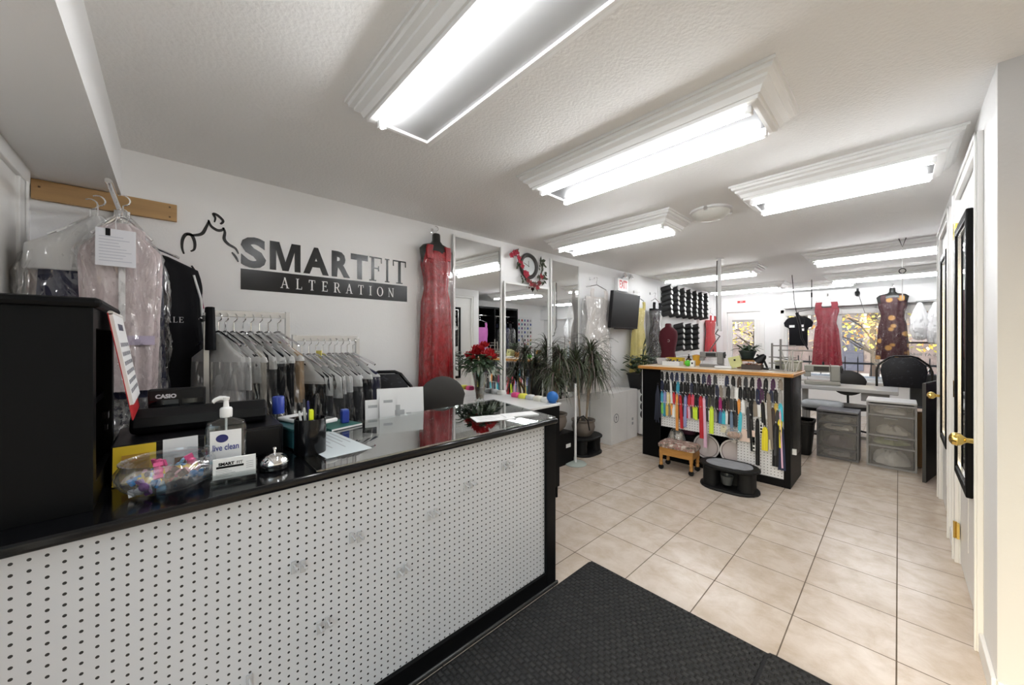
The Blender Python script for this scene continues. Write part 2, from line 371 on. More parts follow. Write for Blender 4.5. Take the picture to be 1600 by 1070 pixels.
# back wall with door and window openings
DX0,DX1,DZ=-2.56,-1.95,1.93
WX0,WX1,WZ0,WZ1=-1.55,.80,.62,1.86
g=G().box(XL,YB,0,DX0,YB+.1,CE).box(DX0,YB,DZ,DX1,YB+.1,CE).box(DX1,YB,0,WX0,YB+.1,CE).box(WX0,YB,0,WX1,YB+.1,WZ0).box(WX0,YB,WZ1,WX1,YB+.1,CE).box(WX1,YB,0,1.7,YB+.1,CE)
struct('wall_back',g,m_wall)
struct('trim_2',G().box(WX0,YB-.18,1.965,1.6,YB,2.24).box(WX0,YB-.19,1.945,1.6,YB-.0,1.965),m_wall,bevel=.004)   # boxed header over the window
g=G()
gx0,gx1,gz0,gz1=-2.47,-2.06,.55,1.765
g.box(DX0,YB+.02,.01,gx0,YB+.06,DZ).box(gx1,YB+.02,.01,DX1,YB+.06,DZ).box(gx0,YB+.02,.01,gx1,YB+.06,gz0).box(gx0,YB+.02,gz1,gx1,YB+.06,DZ)
d=struct('door_4',g,m_door,bevel=.004)
g=G(); w=.075
g.box(DX0-w,YB-.02,0,DX0,YB,DZ+w).box(DX1,YB-.02,0,DX1+w,YB,DZ+w).box(DX0,YB-.02,DZ,DX1,YB,DZ+w); part('door_frame',g,m_trim,d,bevel=.004)
g=G(); g.box(gx0-.02,YB+.01,gz0-.02,gx0,YB+.02,gz1+.02).box(gx1,YB+.01,gz0-.02,gx1+.02,YB+.02,gz1+.02).box(gx0,YB+.01,gz1,gx1,YB+.02,gz1+.02).box(gx0,YB+.01,gz0-.02,gx1,YB+.02,gz0); part('glazing_frame',g,m_trim,d)
part('glass_pane',G().box(gx0,YB+.035,gz0,gx1,YB+.045,gz1),clear_glass('outside_glass',(.97,.97,1),.03),d)
part('blind_roll',G().box(gx0,YB+.012,gz1-.05,gx1,YB+.03,gz1),M('grey_blind',(.45,.44,.43),.6),d)
part('closer_box',G().box(DX1-.04,YB-.035,1.75,DX1+.02,YB-.02,1.83),m_white,d)
# window
g=G(); f=.05
mull=(-.74,.05)
g.box(WX0,YB-.01,WZ0,WX0+f,YB+.07,WZ1).box(WX1-f,YB-.01,WZ0,WX1,YB+.07,WZ1).box(WX0+f,YB-.01,WZ1-f,WX1-f,YB+.07,WZ1).box(WX0+f,YB-.01,WZ0,WX1-f,YB+.07,WZ0+f)
for x in mull: g.box(x-.035,YB-.01,WZ0+f,x+.035,YB+.07,WZ1-f)
g.box(WX0-.06,YB-.015,WZ0,WX0,YB,WZ1+.07).box(WX0-.06,YB-.015,WZ1,WX1+.06,YB-.01,WZ1+.07)
wd=struct('window_1',g,m_trim,bevel=.004)
for a,b in zip((WX0+f,)+tuple(x+.035 for x in mull),tuple(x-.035 for x in mull)+(WX1-f,)):
    part('glass_pane',G().box(a,YB+.03,WZ0+f,b,YB+.036,WZ1-f),clear_glass('outside_glass'),wd)
part('sash_bar',G().box(.085,YB+.02,1.28,WX1-f,YB+.05,1.31),M('dark_sash',(.06,.05,.05),.4),wd)
part('window_sill',G().box(WX0-.06,YB-.10,WZ0-.03,WX1+.06,YB-.01,WZ0),m_trim,wd,bevel=.006)
part('rolled_blind',G().box(WX0+.02,YB-.05,1.80,WX1-.02,YB-.012,1.90),M('blind_fabric',(.70,.69,.67),.7),wd,bevel=.012)
me=rotmesh(sans('G AT REAR',.062,.0012),Matrix.Translation((.27,YB+.045,1.10)) @ Matrix(((-1,0,0,0),(0,0,1,0),(0,1,0,0),(0,0,0,1))))
me.materials.append(m_white); part('lettering',me,m_white,wd)
# red sign over the back door
t=thing('exit_notice','small red rectangular notice on the wall above the glazed back door','sign',(-2.29,YB,2.12))
part('plate',G().box(-.075,-.008,0,.075,0,.05),M('sign_red',(.55,.02,.02),.4),t,bevel=.002)
me=rotmesh(sans('EXIT',.026,.0006),Matrix.Translation((0,-.009,.025)) @ BACKW); me.materials.append(m_white); part('lettering',me,m_white,t)
# ------------------------------------------------------------------ ceiling light fixtures
m_tube=EM('lit_tube',(.97,.985,1.0),TUBE); m_fix=M('fixture_white',(.84,.84,.83),.4); m_panel2=M('diffuser_panel_dimmed',(.11,.11,.11),.5); m_panel=M('diffuser_panel',(.36,.36,.358),.5)  # panel colours darkened to offset tube glare, most where two tubes are lit
def fixture(x0,x1,y0,y1,label,lit=(-1,1),mt=None):
    cx,cy=(x0+x1)/2,(y0+y1)/2; t=thing('ceiling_light',label,'light fixture',(cx,cy,CE),0,'strip lights with crown moulding')
    a,b=(x1-x0)/2,(y1-y0)/2
    def rect(i,z): return [(-a+i,-b+i,z),(a-i,-b+i,z),(a-i,b-i,z),(-a+i,b-i,z)]
    g=G(); prof=[(0,-.001),(0,-.014),(.010,-.014),(.014,-.028),(.030,-.034),(.030,-.046),(.050,-.058),(.060,-.080),(.068,-.080),(.070,-.094),(.085,-.097)]
    g.rings([rect(i,z) for i,z in prof],True,True,False)
    g.rings([rect(.085,-.097),rect(.098,-.097),rect(.098,-.082)],True,False,True)
    part('crown_frame',g,m_fix,t)
    part('underside_panel',G().box(-a+.099,-b+.099,-.0855,a-.099,b-.099,-.0825),m_panel if len(lit)==1 else m_panel2,t)
    for sgn in lit:
        y=sgn*(b-.117); p=G(); p.tube([(-a+.11,y,-.112),(a-.11,y,-.112)],.0125,12); part('tube',p,mt or m_tube,t,smooth=1)
        for sx in (-1,1): part('lamp_holder',G().box(sx*(a-.111)-.012,y-.014,-.122,sx*(a-.111)+.012,y+.014,-.084),m_white,t)
    return t
fixture(-1.62,-.27,.54,.98,'strip light nearest the counter, cut by the top of the photo',(-1,))
fixture(-1.63,-.30,1.57,2.04,'complete strip light in the middle of the ceiling, second from the counter')
fixture(-.78,XR-.02,2.72,3.25,'strip light running up to the white doors at the right')
fixture(-2.50,-1.21,2.80,3.27,'strip light over the wall mirrors, beside the round dome light')
fixture(-2.67,-1.27,5.65,6.15,'strip light crossed by the white cable pole above the zipper counter')
fixture(-2.68,-1.35,7.75,8.22,'smallest strip light near the back door, behind the pole')
fixture(-.80,.56,5.48,5.98,'strip light above the sewing area with a hook hanging past it')
fixture(-.83,.54,7.55,8.0,'rear strip light in front of the window with the dark floral dress')
fixture(-1.72,-.42,8.24,8.63,'strip light closest to the window wall, behind the other strip lights',(-1,),EM('dim_tube',(.97,.985,1.0),2.2))
t=thing('ceiling_dome_light','round frosted glass dome light on the ceiling, switched off','light fixture',(-1.02,3.12,CE))
part('base_ring',G().lathe([(.15,0),(.15,-.014),(.135,-.020)],32),m_white,t,smooth=1)
part('glass_dome',G().lathe([(.135,-.018),(.128,-.040),(.10,-.062),(.06,-.075),(.01,-.08)],32),M('frosted_dome',(.72,.71,.66),.35),t,smooth=1)
for k in range(3): part('clip',G().at(rz=2*pi*k/3+.6).box(.128,-.012,-.034,.152,.012,-.006),m_chrome,t)
# ------------------------------------------------------------------ outside, beyond the window
struct('ground',G().box(-14,YB+.1,-.12,14,34,-.06),M('pavement',(.50,.49,.50),.8,var=.08,vscale=6))
g=G().box(-14,16.3,-.06,14,18,-.03); o=part('lawn',g,M('lawn',(.16,.24,.05),.9,var=.4,vscale=8)); o['kind']='stuff'; tag(o,'strip of lawn outside beyond the black railing','grass')
m_iron=M('black_iron',(.012,.012,.014),.45)
t=thing('railing','black iron railing outside the window','railing',(0,10.6,0))
g=G().box(-6,-.02,.82,6,.02,.86).box(-6,-.02,.12,6,.02,.16); part('rail',g,m_iron,t)
for k in range(60):
    part('baluster',G().box(-6+k*.2,-.009,.0-.06,-6+k*.2+.018,.009,.98),m_iron,t) if abs(-6+k*.2)<4.2 else None
t=thing('low_fence','pale grey picket fence just outside the window','fence',(0,9.6,0))
m_pk=M('grey_pickets',(.62,.61,.62),.6)
part('rail',G().box(-3,-.02,.60,3,.02,.65).box(-3,-.02,.05,3,.02,.10),m_pk,t)
for k in range(40): part('picket',G().box(-3+k*.15,-.012,-.06,-3+k*.15+.04,.012,.62),m_pk,t)
m_brick=M('brown_brick',(.13,.11,.125),.85,var=.25,vscale=3)
m_siding=M('purple_grey_siding',(.20,.185,.225),.7,var=.15,vscale=2)
t=thing('house','brown brick house with windows standing across the street','building',(0,21,-.06))
part('wall',G().box(-12,0,0,12,5,6.5),m_siding,t)
part('brick_base',G().box(-12,-.06,0,12,0,1.3),m_brick,t)
for x in (-9,-6.2,-3.3,-.4,2.6,5.4,8.2):
    f=part('window',G().box(x-.6,-.08,1.9,x+.6,0,3.6),m_trim,t); part('pane',G().box(x-.5,-.09,2.0,x+.5,-.08,3.5),M('dark_pane',(.05,.06,.09),.05),f)
part('entry_door',G().box(-1.9,-.1,.1,-1.0,-.06,2.2),M('blue_door',(.05,.06,.11),.4),t)
part('porch_post',G().box(-4.6,-1.2,0,-4.45,-1.05,3.2).box(1.2,-1.2,0,1.35,-1.05,3.2).box(4.4,-1.2,0,4.55,-1.05,3.2),m_trim,t)
part('porch_roof',G().box(-5,-1.3,3.2,5,0,3.4),m_siding,t)
def tree(x,y,hz,label,cols,seed,n=1500,sp=1.9):
    rr=random.Random(seed); t=thing('autumn_tree',label,'tree',(x,y,-.06))
    g=G(); g.tube([(0,0,0),(.05,0,.8),(0,.05,1.6),(.1,0,hz)],.11,8,.03)
    for k in range(16):
        a=rr.uniform(0,6.28); z=rr.uniform(.9,hz*.95); L=rr.uniform(.7,1.7); g.tube([(0.03,0.02,z),(cos(a)*L*.5,sin(a)*L*.5,z+.25*L),(cos(a)*L,sin(a)*L,z+.3*L+rr.uniform(-.2,.3))],.025,5,.006)
    part('trunk',g,M('bark',(.06,.045,.04),.9),t)
    g=G()
    for k in range(n):
        c=k%len(cols); g.mat(c)
        a=rr.uniform(0,6.28); q=sp*sqrt(rr.random()); z=hz*.35+rr.random()**.8*hz*.8
        p=Vector((q*cos(a),q*sin(a)*.7,z)); d=Vector((rr.uniform(-1,1),rr.uniform(-1,1),rr.uniform(-1,.4))).normalized()*rr.uniform(.07,.14)
        g.leaf(p,p+d,.07,(rr.uniform(-1,1),rr.uniform(-1,1),1),.1,2)
    part('foliage',g,cols,t)
ly=[M('yellow_leaf',(.72,.52,.10),.6),M('lime_leaf',(.52,.50,.08),.6),M('amber_leaf',(.70,.36,.12),.6),M('pale_leaf',(.85,.70,.40),.6)]
tree(-.45,12.9,3.2,'yellow-leaved young tree outside, behind the middle window pane',ly,3,1300,1.2)
tree(-3.5,15.1,3.4,'pale-leaved tree outside, seen through the glazed back door',[ly[3],ly[1],ly[0]],5,900,1.5)
tree(2.6,13.6,3.4,'orange-leaved tree outside, behind the right window pane',[ly[2],ly[3],ly[0]],9,900,1.2)
# ------------------------------------------------------------------ reception counter
FX=-1.30
t=thing('reception_counter','long black reception counter faced with white pegboard, glass on top','counter',(FX,.535,0))
m_peg=pegboard_mat('white_pegboard',(.60,.61,.64),.0250,.0036,(1,2))
part('pegboard_front',G().box(-.032,-1.019,.083,-.018,.945,.888),m_peg,t)
part('end_post',G().box(-.62,.945,0,0,1.02,.888),m_black,t,bevel=.003)
part('plinth',G().box(-.60,-1.019,0,-.002,.945,.083),m_black,t,bevel=.002)
part('floor_trim',G().box(-.002,-1.019,0,.012,1.03,.018),M('dark_trim',(.03,.03,.03),.25),t,bevel=.005)
part('back_panel',G().box(-.62,-1.019,.083,-.60,.945,.888),m_black,t)
top=[(.018,-1.018),(.018,1.022),(-.68,1.15),(-.63,.2),(-.63,-1.018)]
part('countertop',G().prism(top,.888,.9165),m_blackg,t,bevel=.010,seg=4)
gl=[(.008,-.19),(.008,1.012),(-.67,1.137),(-.622,.2),(-.622,-.19)]
part('glass_sheet',G().prism(gl,.9172,.9245),clear_glass('counter_glass',(.90,.95,.93),.22,0,.75),t,bevel=.002)
CT=.9170; GT=.9248
m_clear=clear_glass('clear_acrylic',(.93,.95,.95),.10,.05,.55)
for u,(y,z) in enumerate([(.286,.627),(.312,.62),(.465,.655),(.49,.648),(-.01,.30),(.012,.302),(.17,.34),(.36,.395),(.385,.4),(.64,.455),(.668,.46),(.77,.63),(.802,.632),(.953,.70),(.985,.702),(1.175,.734),(1.205,.736)]):
    g=G(); g.box(-.0175,-.007,-.02,-.012,.007,.018); g.tube([(-.013,0,.006),(.018,0,.004),(.026,0,.008),(.027,0,.016)],.003,6)
    solo('peg_hook',g,M('clear_hook',(.52,.52,.53),.15),'small clear plastic hook plugged into the white pegboard counter front','hook',(FX,y,z),0,'clear hooks on the counter front')
# sheets under and on the glass
def sheet(nm,label,x,y,z,w,h,rz,m=None,th=.0012,lines=0,grp=None,cat='paper'):
    t=thing(nm,label,cat,(x,y,z),rz,grp)
    part('page',G().box(-w/2,-h/2,0,w/2,h/2,th),m or m_paper,t)
    if lines:
        g=G()
        for k in range(lines):
            yy=h/2-h*(k+1)/(lines+1); g.box(-w*.40,yy-.0018,th,-w*.40+w*.8*R.uniform(.5,1),yy+.0018,th+.0003)
        o=part('printed_lines',g,M('print_grey',(.35,.36,.38),.7),t); o['kind']='stuff'
    return t
sheet('price_list','printed sheet lying beside the black pen cup, under the glass edge','',0,0,0,0,0) if False else None
sheet('price_list','pale printed sheet lying on the counter in front of the white tablet',-1.60,.475,GT,.40,.17,.08,M('pale_sheet',(.62,.68,.70),.5),.001,7)
sheet('flyer','white brochure spread out near the right end of the counter',-1.50,1.27,GT,.22,.13,1.2,m_paper,.002,5)
sheet('flyer','folded white leaflet at the far right end of the counter',-1.46,1.43,GT,.20,.09,1.25,m_paper,.006,0)
# ------------------------------------------------------------------ black cabinet standing on the counter
t=thing('cabinet','large black cabinet standing on the left end of the counter','cabinet',(-1.395,-.142,CT))
D=.46; Wd=.333; Hc=.512
part('side_panel',G().box(-D,-Wd,0,0,-Wd+.018,Hc),m_black,t); part('side_panel',G().box(-D,-.018,0,-D+.05,0,Hc).box(-.05,-.018,0,0,0,Hc).box(-D+.05,-.018,Hc-.05,-.05,0,Hc).box(-D+.05,-.018,0,-.05,0,.06),m_black,t)
part('front_panel',G().box(-.018,-Wd+.018,0,0,-.018,Hc),m_black,t)
part('back_panel',G().box(-D,-Wd+.018,0,-D+.012,-.018,Hc),m_black,t)
part('shelf',G().box(-D+.014,-Wd+.02,.24,-.02,-.02,.258),m_black,t)
part('top_slab',G().box(-D-.005,-Wd-.01,Hc,.016,.016,Hc+.026),m_black,t,bevel=.012,seg=2)
part('latch',G().box(-.30,-.010,.19,-.27,.003,.21),m_chrome,t); part('key',G().box(-.23,0,.165,-.215,.006,.18),m_chrome,t)
# wall calendar hanging at the side of the cabinet
t=thing('calendar','paper calendar with a red lower edge hanging on the side of the black cabinet','calendar',(-1.53,-.128,1.425),0,None,(radians(-10),0,0)); t.rotation_euler=(radians(9),0,0)
part('backing',G().box(-.31,-.002,-.315,0,0,0),M('calendar_red',(.45,.01,.015),.5),t)
part('pages',G().box(-.305,0,-.27,-.003,.008,-.002),m_paper,t)
g=G()
for r in range(6):
    for c in range(7): g.box(-.28+c*.038,.0082,-.10-r*.028,-.262+c*.038,.0086,-.088-r*.028)
g.box(-.22,.0082,-.05,-.08,.0086,-.03)
o=part('date_print',g,M('print_dark',(.08,.08,.12),.6),t); o['kind']='stuff'
part('binding',G().tube([(-.305,.004,0),(-.003,.004,0)],.006,8),M('binding_white',(.7,.68,.66),.5),t)
# ------------------------------------------------------------------ till
t=thing('till_base','black metal cash drawer box under the till, behind the candy bowl','drawer',(-1.60,.09,CT))
part('body',G().box(-.33,-.222,.0,-.004,.224,.111),m_blackp,t,bevel=.006); part('drawer_front',G().box(-.004,-.212,.010,.004,.214,.104),m_blackp,t,bevel=.004)
part('lock',G().lathe([(.008,0),(.008,.004),(.001,.005)],12),m_steel,t,loc=(.004,0,.07),rot=(0,pi/2,0))
t=thing('cash_register','black cash register with a rear display on top of the cash drawer','cash register',(-1.775,.10,CT+.1112),radians(-8))
g=G(); b=[(0,.0),(.075,.006),(.085,.03),(.08,.06),(.04,.085),(-.05,.075),(-.12,.035),(-.13,0)]
g.rings([[(x,y,z) for x,z in b] for y in (-.19,-.175,.165,.185)]); part('housing',g,m_blackp,t,bevel=.012,seg=3)
g=G(); g.box(-.03,-.16,.06,.0,-.005,.145); part('display_head',g,m_blackp,t,bevel=.006)
part('display_window',G().box(.0,-.155,.062,.002,-.078,.106).box(.0,-.070,.062,.002,-.01,.106),M('smoked_window',(.004,.004,.005),.05),t)
me=rotmesh(sans('CASIO',.019,.0010),Matrix.Translation((.0012,-.112,.118)) @ LEFTW); me.materials.append(M('letter_silver',(.6,.62,.66),.4)); part('lettering',me,[],t)
part('keypad',G().box(-.11,-.15,.045,-.05,.15,.062),M('key_grey',(.06,.06,.065),.5),t,rot=(0,radians(-8),0))
# cards leaning against the drawer
t=thing('yellow_card','yellow card in a stand leaning on the cash drawer, behind the candy bowl','card',(-1.578,-.078,CT),pi/2,None)
t.rotation_euler=(radians(-9),0,pi/2)
part('card_face',G().box(-.046,-.002,0,.046,.002,.112),M('card_yellow',(.78,.55,.02),.45),t)
part('picture_panel',G().box(-.028,-.003,.03,.032,-.002,.085),M('card_ochre',(.50,.28,.03),.5),t); part('base_lip',G().box(-.046,-.014,0,.046,-.002,.004),M('card_yellow',(.78,.55,.02),.45),t)
t=thing('small_card','small white card leaning on the cash drawer between bowl and bottle','card',(-1.578,.025,CT)); t.rotation_euler=(radians(-9),0,pi/2)
part('card_face',G().box(-.042,-.0015,0,.042,.0015,.116),m_paper,t)
g=G().box(-.015,-.003,.03,.012,-.0015,.055); part('printed_picture',g,M('print_brown',(.22,.12,.05),.6),t)
# hand sanitiser bottle
t=thing('sanitiser_bottle','clear pump bottle of hand sanitiser with a white label','bottle',(-1.470,.130,CT),radians(84)); t.scale=(.78,.80,1.16)
def rrect(w,d,r,n=5):
    o=[]
    for cx,cy,a0 in ((w/2-r,d/2-r,0),(-w/2+r,d/2-r,90),(-w/2+r,-d/2+r,180),(w/2-r,-d/2+r,270)):
        for i in range(n): a=radians(a0+90*i/(n-1)); o.append((cx+r*cos(a),cy+r*sin(a)))
    return o
g=G(); g.rings([[(x*k,y*k,z) for x,y in rrect(.135,.062,.02)] for z,k in ((0,.93),(.008,1),(.13,1),(.147,.9))]+[[(x*.26,y*.56,.158) for x,y in rrect(.135,.062,.02)]]+[[(x*.24,y*.52,.168) for x,y in rrect(.135,.062,.02)]])
part('bottle',g,clear_glass('sanitiser_clear',(.86,.90,.90),.10,.02,.6),t,smooth=1)
part('label_sheet',G().box(-.050,-.0335,.022,.050,-.0320,.128),M('label_white',(.80,.80,.81),.4),t)
me=rotmesh(sans('live clean',.023,.0003),Matrix.Translation((0,-.0338,.082)) @ BACKW); me.materials.append(M('label_blue',(.03,.04,.25),.5)); part('lettering',me,[],t)
g=G(); g.at(-.012,-.0338,.107,rx=pi/2).lathe([(.018,0),(.018,.0006)],20,sx=1.1,sy=.6); part('oval_emblem',g,M('label_navy',(.01,.012,.12),.5),t)
part('label_band',G().box(-.050,-.0340,.042,.040,-.0335,.050),M('label_aqua',(.25,.55,.66),.5),t)
g=G(); g.lathe([(.020,.160),(.021,.164),(.021,.182),(.018,.186),(.010,.188),(.008,.206),(.011,.207),(.012,.214),(.002,.216)],20); g.tube([(0,0,.211),(-.02,0,.213),(-.036,0,.208),(-.042,0,.203)],.006,8)
part('pump',g,m_white,t,smooth=1); part('dip_tube',G().tube([(0,0,.01),(0,0,.16)],.004,8),m_white,t)
# glass candy bowl
def cut_glass():
    m=clear_glass('cut_glass',(.95,.96,.97),.10,.03,.85); nt=m.node_tree; N,L=nt.nodes,nt.links
    o=[n for n in N if n.type=='OUTPUT_MATERIAL'][0]; src=o.inputs[0].links[0].from_socket
    d=N.new('ShaderNodeBsdfDiffuse'); d.inputs[0].default_value=(.8,.82,.85,1); mx=N.new('ShaderNodeMixShader'); mx.inputs[0].default_value=.025
    L.new(src,mx.inputs[1]); L.new(d.outputs[0],mx.inputs[2]); L.new(mx.outputs[0],o.inputs[0]); return m
t=thing('candy_bowl','cut glass bowl holding wrapped candies at the counter edge','bowl',(-1.455,-.003,CT)); t.scale=(.84,.84,1.0)
n=72; g=G(); rs=[]
pr_=[(.045,.002),(.075,.003),(.105,.014),(.126,.035),(.132,.058),(.126,.074),(.118,.084),(.122,.092),(.116,.092),(.112,.084),(.119,.072),(.124,.056),(.118,.036),(.098,.018),(.070,.010),(.02,.009)]
for i,(r,z) in enumerate(pr_):
    am=.05 if .012<z<.07 else (.02 if z>.075 else 0); kk=9 if z<.07 else 36
    rs.append([(r*(1+am*cos(kk*2*pi*j/n+z*60))*cos(2*pi*j/n),r*(1+am*cos(kk*2*pi*j/n+z*60))*sin(2*pi*j/n),z) for j in range(n)])
g.rings(rs); part('bowl',g,cut_glass(),t,smooth=60)
cc=[('blue',(.02,.22,.55)),('pink',(.75,.12,.30)),('yellow',(.80,.55,.04)),('white',(.8,.8,.82)),('pale pink',(.8,.45,.5)),('brown',(.10,.04,.03)),('sky blue',(.30,.55,.75)),('purple',(.25,.08,.35))]
rr=random.Random(3)
for k in range(34):
    nmc,c=cc[k%8]; a=rr.uniform(0,6.28); q=.072*sqrt(rr.random()); z=.020+.042*rr.random()*(1-.3*q/.1)
    if k in (1,9,17): a=5.6+.25*k; q=.05; z=.075
    g=G(); g.lathe([(.003,-.013),(.009,-.008),(.0115,0),(.009,.008),(.003,.013)],10); g.box(-.010,-.003,-.024,.010,.003,-.012).box(-.010,-.003,.012,.010,.003,.024)
    o=solo('candy',g,M('wrap_'+nmc.replace(' ','_'),c,.25),nmc+' wrapped candy in the glass bowl','candy',(-1.458+q*cos(a),-.003+q*sin(a),CT+.9*z),0,nmc+' wrapped candies in the bowl'); o.rotation_euler=(rr.uniform(0,3),rr.uniform(0,3),rr.uniform(0,3))
# business cards in an acrylic stand
t=thing('card_holder','clear acrylic stand holding business cards beside the candy bowl','card holder',(-1.382,.143,CT),radians(82))
g=G(); g.box(-.055,-.005,.012,.055,-.0025,.030); g.box(-.055,.0105,.012,.055,.013,.06); g.box(-.055,-.028,0,.055,.02,.003); g.box(-.055,-.028,.003,-.052,-.004,.018); g.box(.052,-.028,.003,.055,-.004,.018); g.box(-.055,-.005,.010,.055,.013,.0125)
part('stand',g,m_clear,t,rot=None)
t=thing('business_cards','stack of white business cards standing in the clear acrylic holder','cards',(-1.382,.143,CT+.0145),radians(82)); 
part('card_stack',G().box(-.052,-.0005,0,.052,.0095,.060),m_paper,t)
me=rotmesh(sans('SMART',.012,.0006),Matrix.Translation((-.020,-.0009,.044)) @ BACKW); me.materials.append(m_black); part('lettering',me,[],t)
me=rotmesh(sans('FIT',.012,.0),Matrix.Translation((.012,-.0009,.044)) @ BACKW); me.materials.append(m_black); part('lettering',me,[],t)
part('logo_bar',G().box(-.044,-.0011,.032,.022,-.0006,.038),m_black,t)
g=G()
for k in range(5): g.box(-.045,-.001,.026-k*.005,-.045+.03+.008*(k%3),-.0006,.0272-k*.005)
for k in range(4): g.box(.028,-.001,.042-k*.006,.046,-.0006,.0432-k*.006)
o=part('small_print',g,M('print_grey',(.35,.36,.38),.7),t); o['kind']='stuff'
# call bell
t=thing('call_bell','polished chrome call bell on a black base','bell',(-1.435,.255,CT))
part('base',G().lathe([(.040,0),(.042,.004),(.040,.012),(.030,.014)],28),m_blackg,t,smooth=1)
part('dome',G().lathe([(.0405,.013),(.043,.016),(.042,.026),(.036,.038),(.024,.047),(.010,.051),(.003,.052)],32),m_chrome,t,smooth=50)
part('button',G().lathe([(.004,.05),(.004,.062),(.006,.064),(.006,.070),(.001,.072)],14),m_chrome,t,smooth=1)
# pen cup
t=thing('pen_cup','black cylindrical pen cup on the counter','cup',(-1.52,.385,GT))
g=G(); g.lathe([(.052,0),(.053,.003),(.053,.128),(.051,.130),(.049,.128),(.049,.006),(.01,.005)],36); part('cup',g,m_blackg,t,smooth=40)
pens=[('black',(.01,.01,.012),.21,.02,.01),('black',(.01,.01,.012),.20,-.02,.02),('dark grey',(.03,.03,.035),.19,-.03,-.01),('silver',(.5,.5,.5),.165,.01,-.02),('yellow-green',(.75,.85,.02),.158,.03,-.005),('black',(.01,.01,.012),.17,.0,.03),('white',(.75,.75,.75),.15,-.012,-.03),('navy',(.02,.02,.12),.185,-.005,-.005)]
for k,(nmc,c,L,dx,dy) in enumerate(pens):
    g=G(); 
    if nmc=='yellow-green': g.box(-.008,-.005,0,.008,.005,L-.02).box(-.009,-.006,L-.045,.009,.006,L)
    else: g.lathe([(.002,0),(.0045,.012),(.0045,L-.01),(.003,L)],10)
    a=atan2(dy,dx)
    o=solo('pen' if nmc!='yellow-green' else 'highlighter',g,M('pen_'+nmc.replace(' ','_').replace('-','_'),c,.3),(nmc+' pen standing in the black pen cup') if nmc!='yellow-green' else 'yellow-green highlighter standing in the black pen cup','pen',(-1.52+dx*.5,.385+dy*.5,GT+.008),0,nmc+' pens in the cup',smooth=1)
    o.rotation_euler=(-dy*4.2,dx*4.2,0)
# tablet, box, notebook and blue stands behind the cup
t=thing('teal_box','dark teal box on the counter behind the pen cup','box',(-1.70,.40,GT),radians(10)); part('box',G().box(-.11,-.07,0,.08,.06,.075),M('teal',(.02,.09,.10),.35),t,bevel=.003); part('lid_edge',G().box(-.112,-.072,.062,.082,.062,.068),M('teal_dark',(.01,.05,.06),.3),t)
t=thing('tablet_device','white tablet card reader lying on the dark teal box','device',(-1.72,.43,GT+.0765),radians(18)); part('casing',G().box(-.13,-.06,0,.11,.06,.016),m_white,t,bevel=.006,seg=3); part('screen',G().box(-.06,-.05,.0162,.10,.05,.0172),M('screen_black',(.01,.01,.012),.08),t)
t=thing('notebook','dark green notebook lying behind the white tablet','notebook',(-1.86,.60,GT),radians(15)); part('cover',G().box(-.11,-.08,0,.06,.08,.012),M('green_cover',(.02,.12,.10),.4),t,bevel=.002); part('page_block',G().box(-.108,-.078,.002,.061,.0805,.010),m_paper,t)
m_bl=M('blue_cap',(.02,.05,.33),.3)
t=thing('ink_stamp','small blue stamp standing on the dark green notebook','stamp',(-1.88,.63,GT+.0125)); part('body',G().cb(0,0,.030,.034,.034,.060),m_bl,t,bevel=.004); part('top_cap',G().cb(0,0,.0635,.030,.030,.006),M('blue_light',(.10,.16,.5),.3),t,bevel=.001); 
t=thing('spray_bottle','bottle with a tall blue cap just right of the till','bottle',(-1.86,.345,GT-.0078)); part('bottle',G().lathe([(.024,0),(.024,.10),(.02,.11)],20),m_clear,t,smooth=40); part('cap',G().lathe([(.023,.11),(.023,.18),(.020,.184),(.002,.184)],20),m_bl,t,smooth=40)
# door mats
def ribbed_mat():
    m,nt,b=nodes('black_ribbed_mat'); N,L=nt.nodes,nt.links; b.inputs['Roughness'].default_value=.75
    tc=N.new('ShaderNodeTexCoord'); mp=N.new('ShaderNodeMapping'); mp.inputs['Scale'].default_value=(1,1,0); L.new(tc.outputs['Object'],mp.inputs[0])
    br=N.new('ShaderNodeTexBrick'); br.offset=.5
    for k,v in (('Scale',1),('Mortar Size',.006),('Mortar Smooth',.8),('Brick Width',.030),('Row Height',.023)): br.inputs[k].default_value=v
    br.inputs['Color1'].default_value=(.024,.023,.023,1); br.inputs['Color2'].default_value=(.009,.009,.010,1); br.inputs['Mortar'].default_value=(.0015,.0015,.0015,1)
    L.new(mp.outputs[0],br.inputs['Vector']); L.new(br.outputs['Color'],b.inputs['Base Color'])
    bp=N.new('ShaderNodeBump'); bp.invert=True; bp.inputs['Strength'].default_value=1; bp.inputs['Distance'].default_value=.006; L.new(br.outputs['Fac'],bp.inputs['Height']); L.new(bp.outputs[0],b.inputs['Normal'])
    return m
m_rib=ribbed_mat(); m_rub=M('black_rubber',(.007,.007,.0075),.55,spec=.25)
def mat_thing(label,x0,x1,y0,y1,z):
    t=thing('door_mat',label,'mat',((x0+x1)/2,(y0+y1)/2,z)); a,b=(x1-x0)/2,(y1-y0)/2
    def rd(i): 
        return [(x,y) for x,y in rrect(2*a-2*i,2*b-2*i,.03)]
    part('rubber_border',G().rings([[(x,y,0) for x,y in rd(0)],[(x,y,.004) for x,y in rd(0.003)],[(x,y,.007) for x,y in rd(.015)]]),m_rub,t)
    part('ribbed_surface',G().box(-a+.016,-b+.016,.0065,a-.016,b-.016,.0115),m_rib,t)
mat_thing('black ribbed entrance mat lying against the counter',-1.2865,-.36,.28,1.87,0)
mat_thing('black ribbed entrance mat overlapping the other one, in the bottom right foreground',-.39,.235,.30,1.865,.0125)
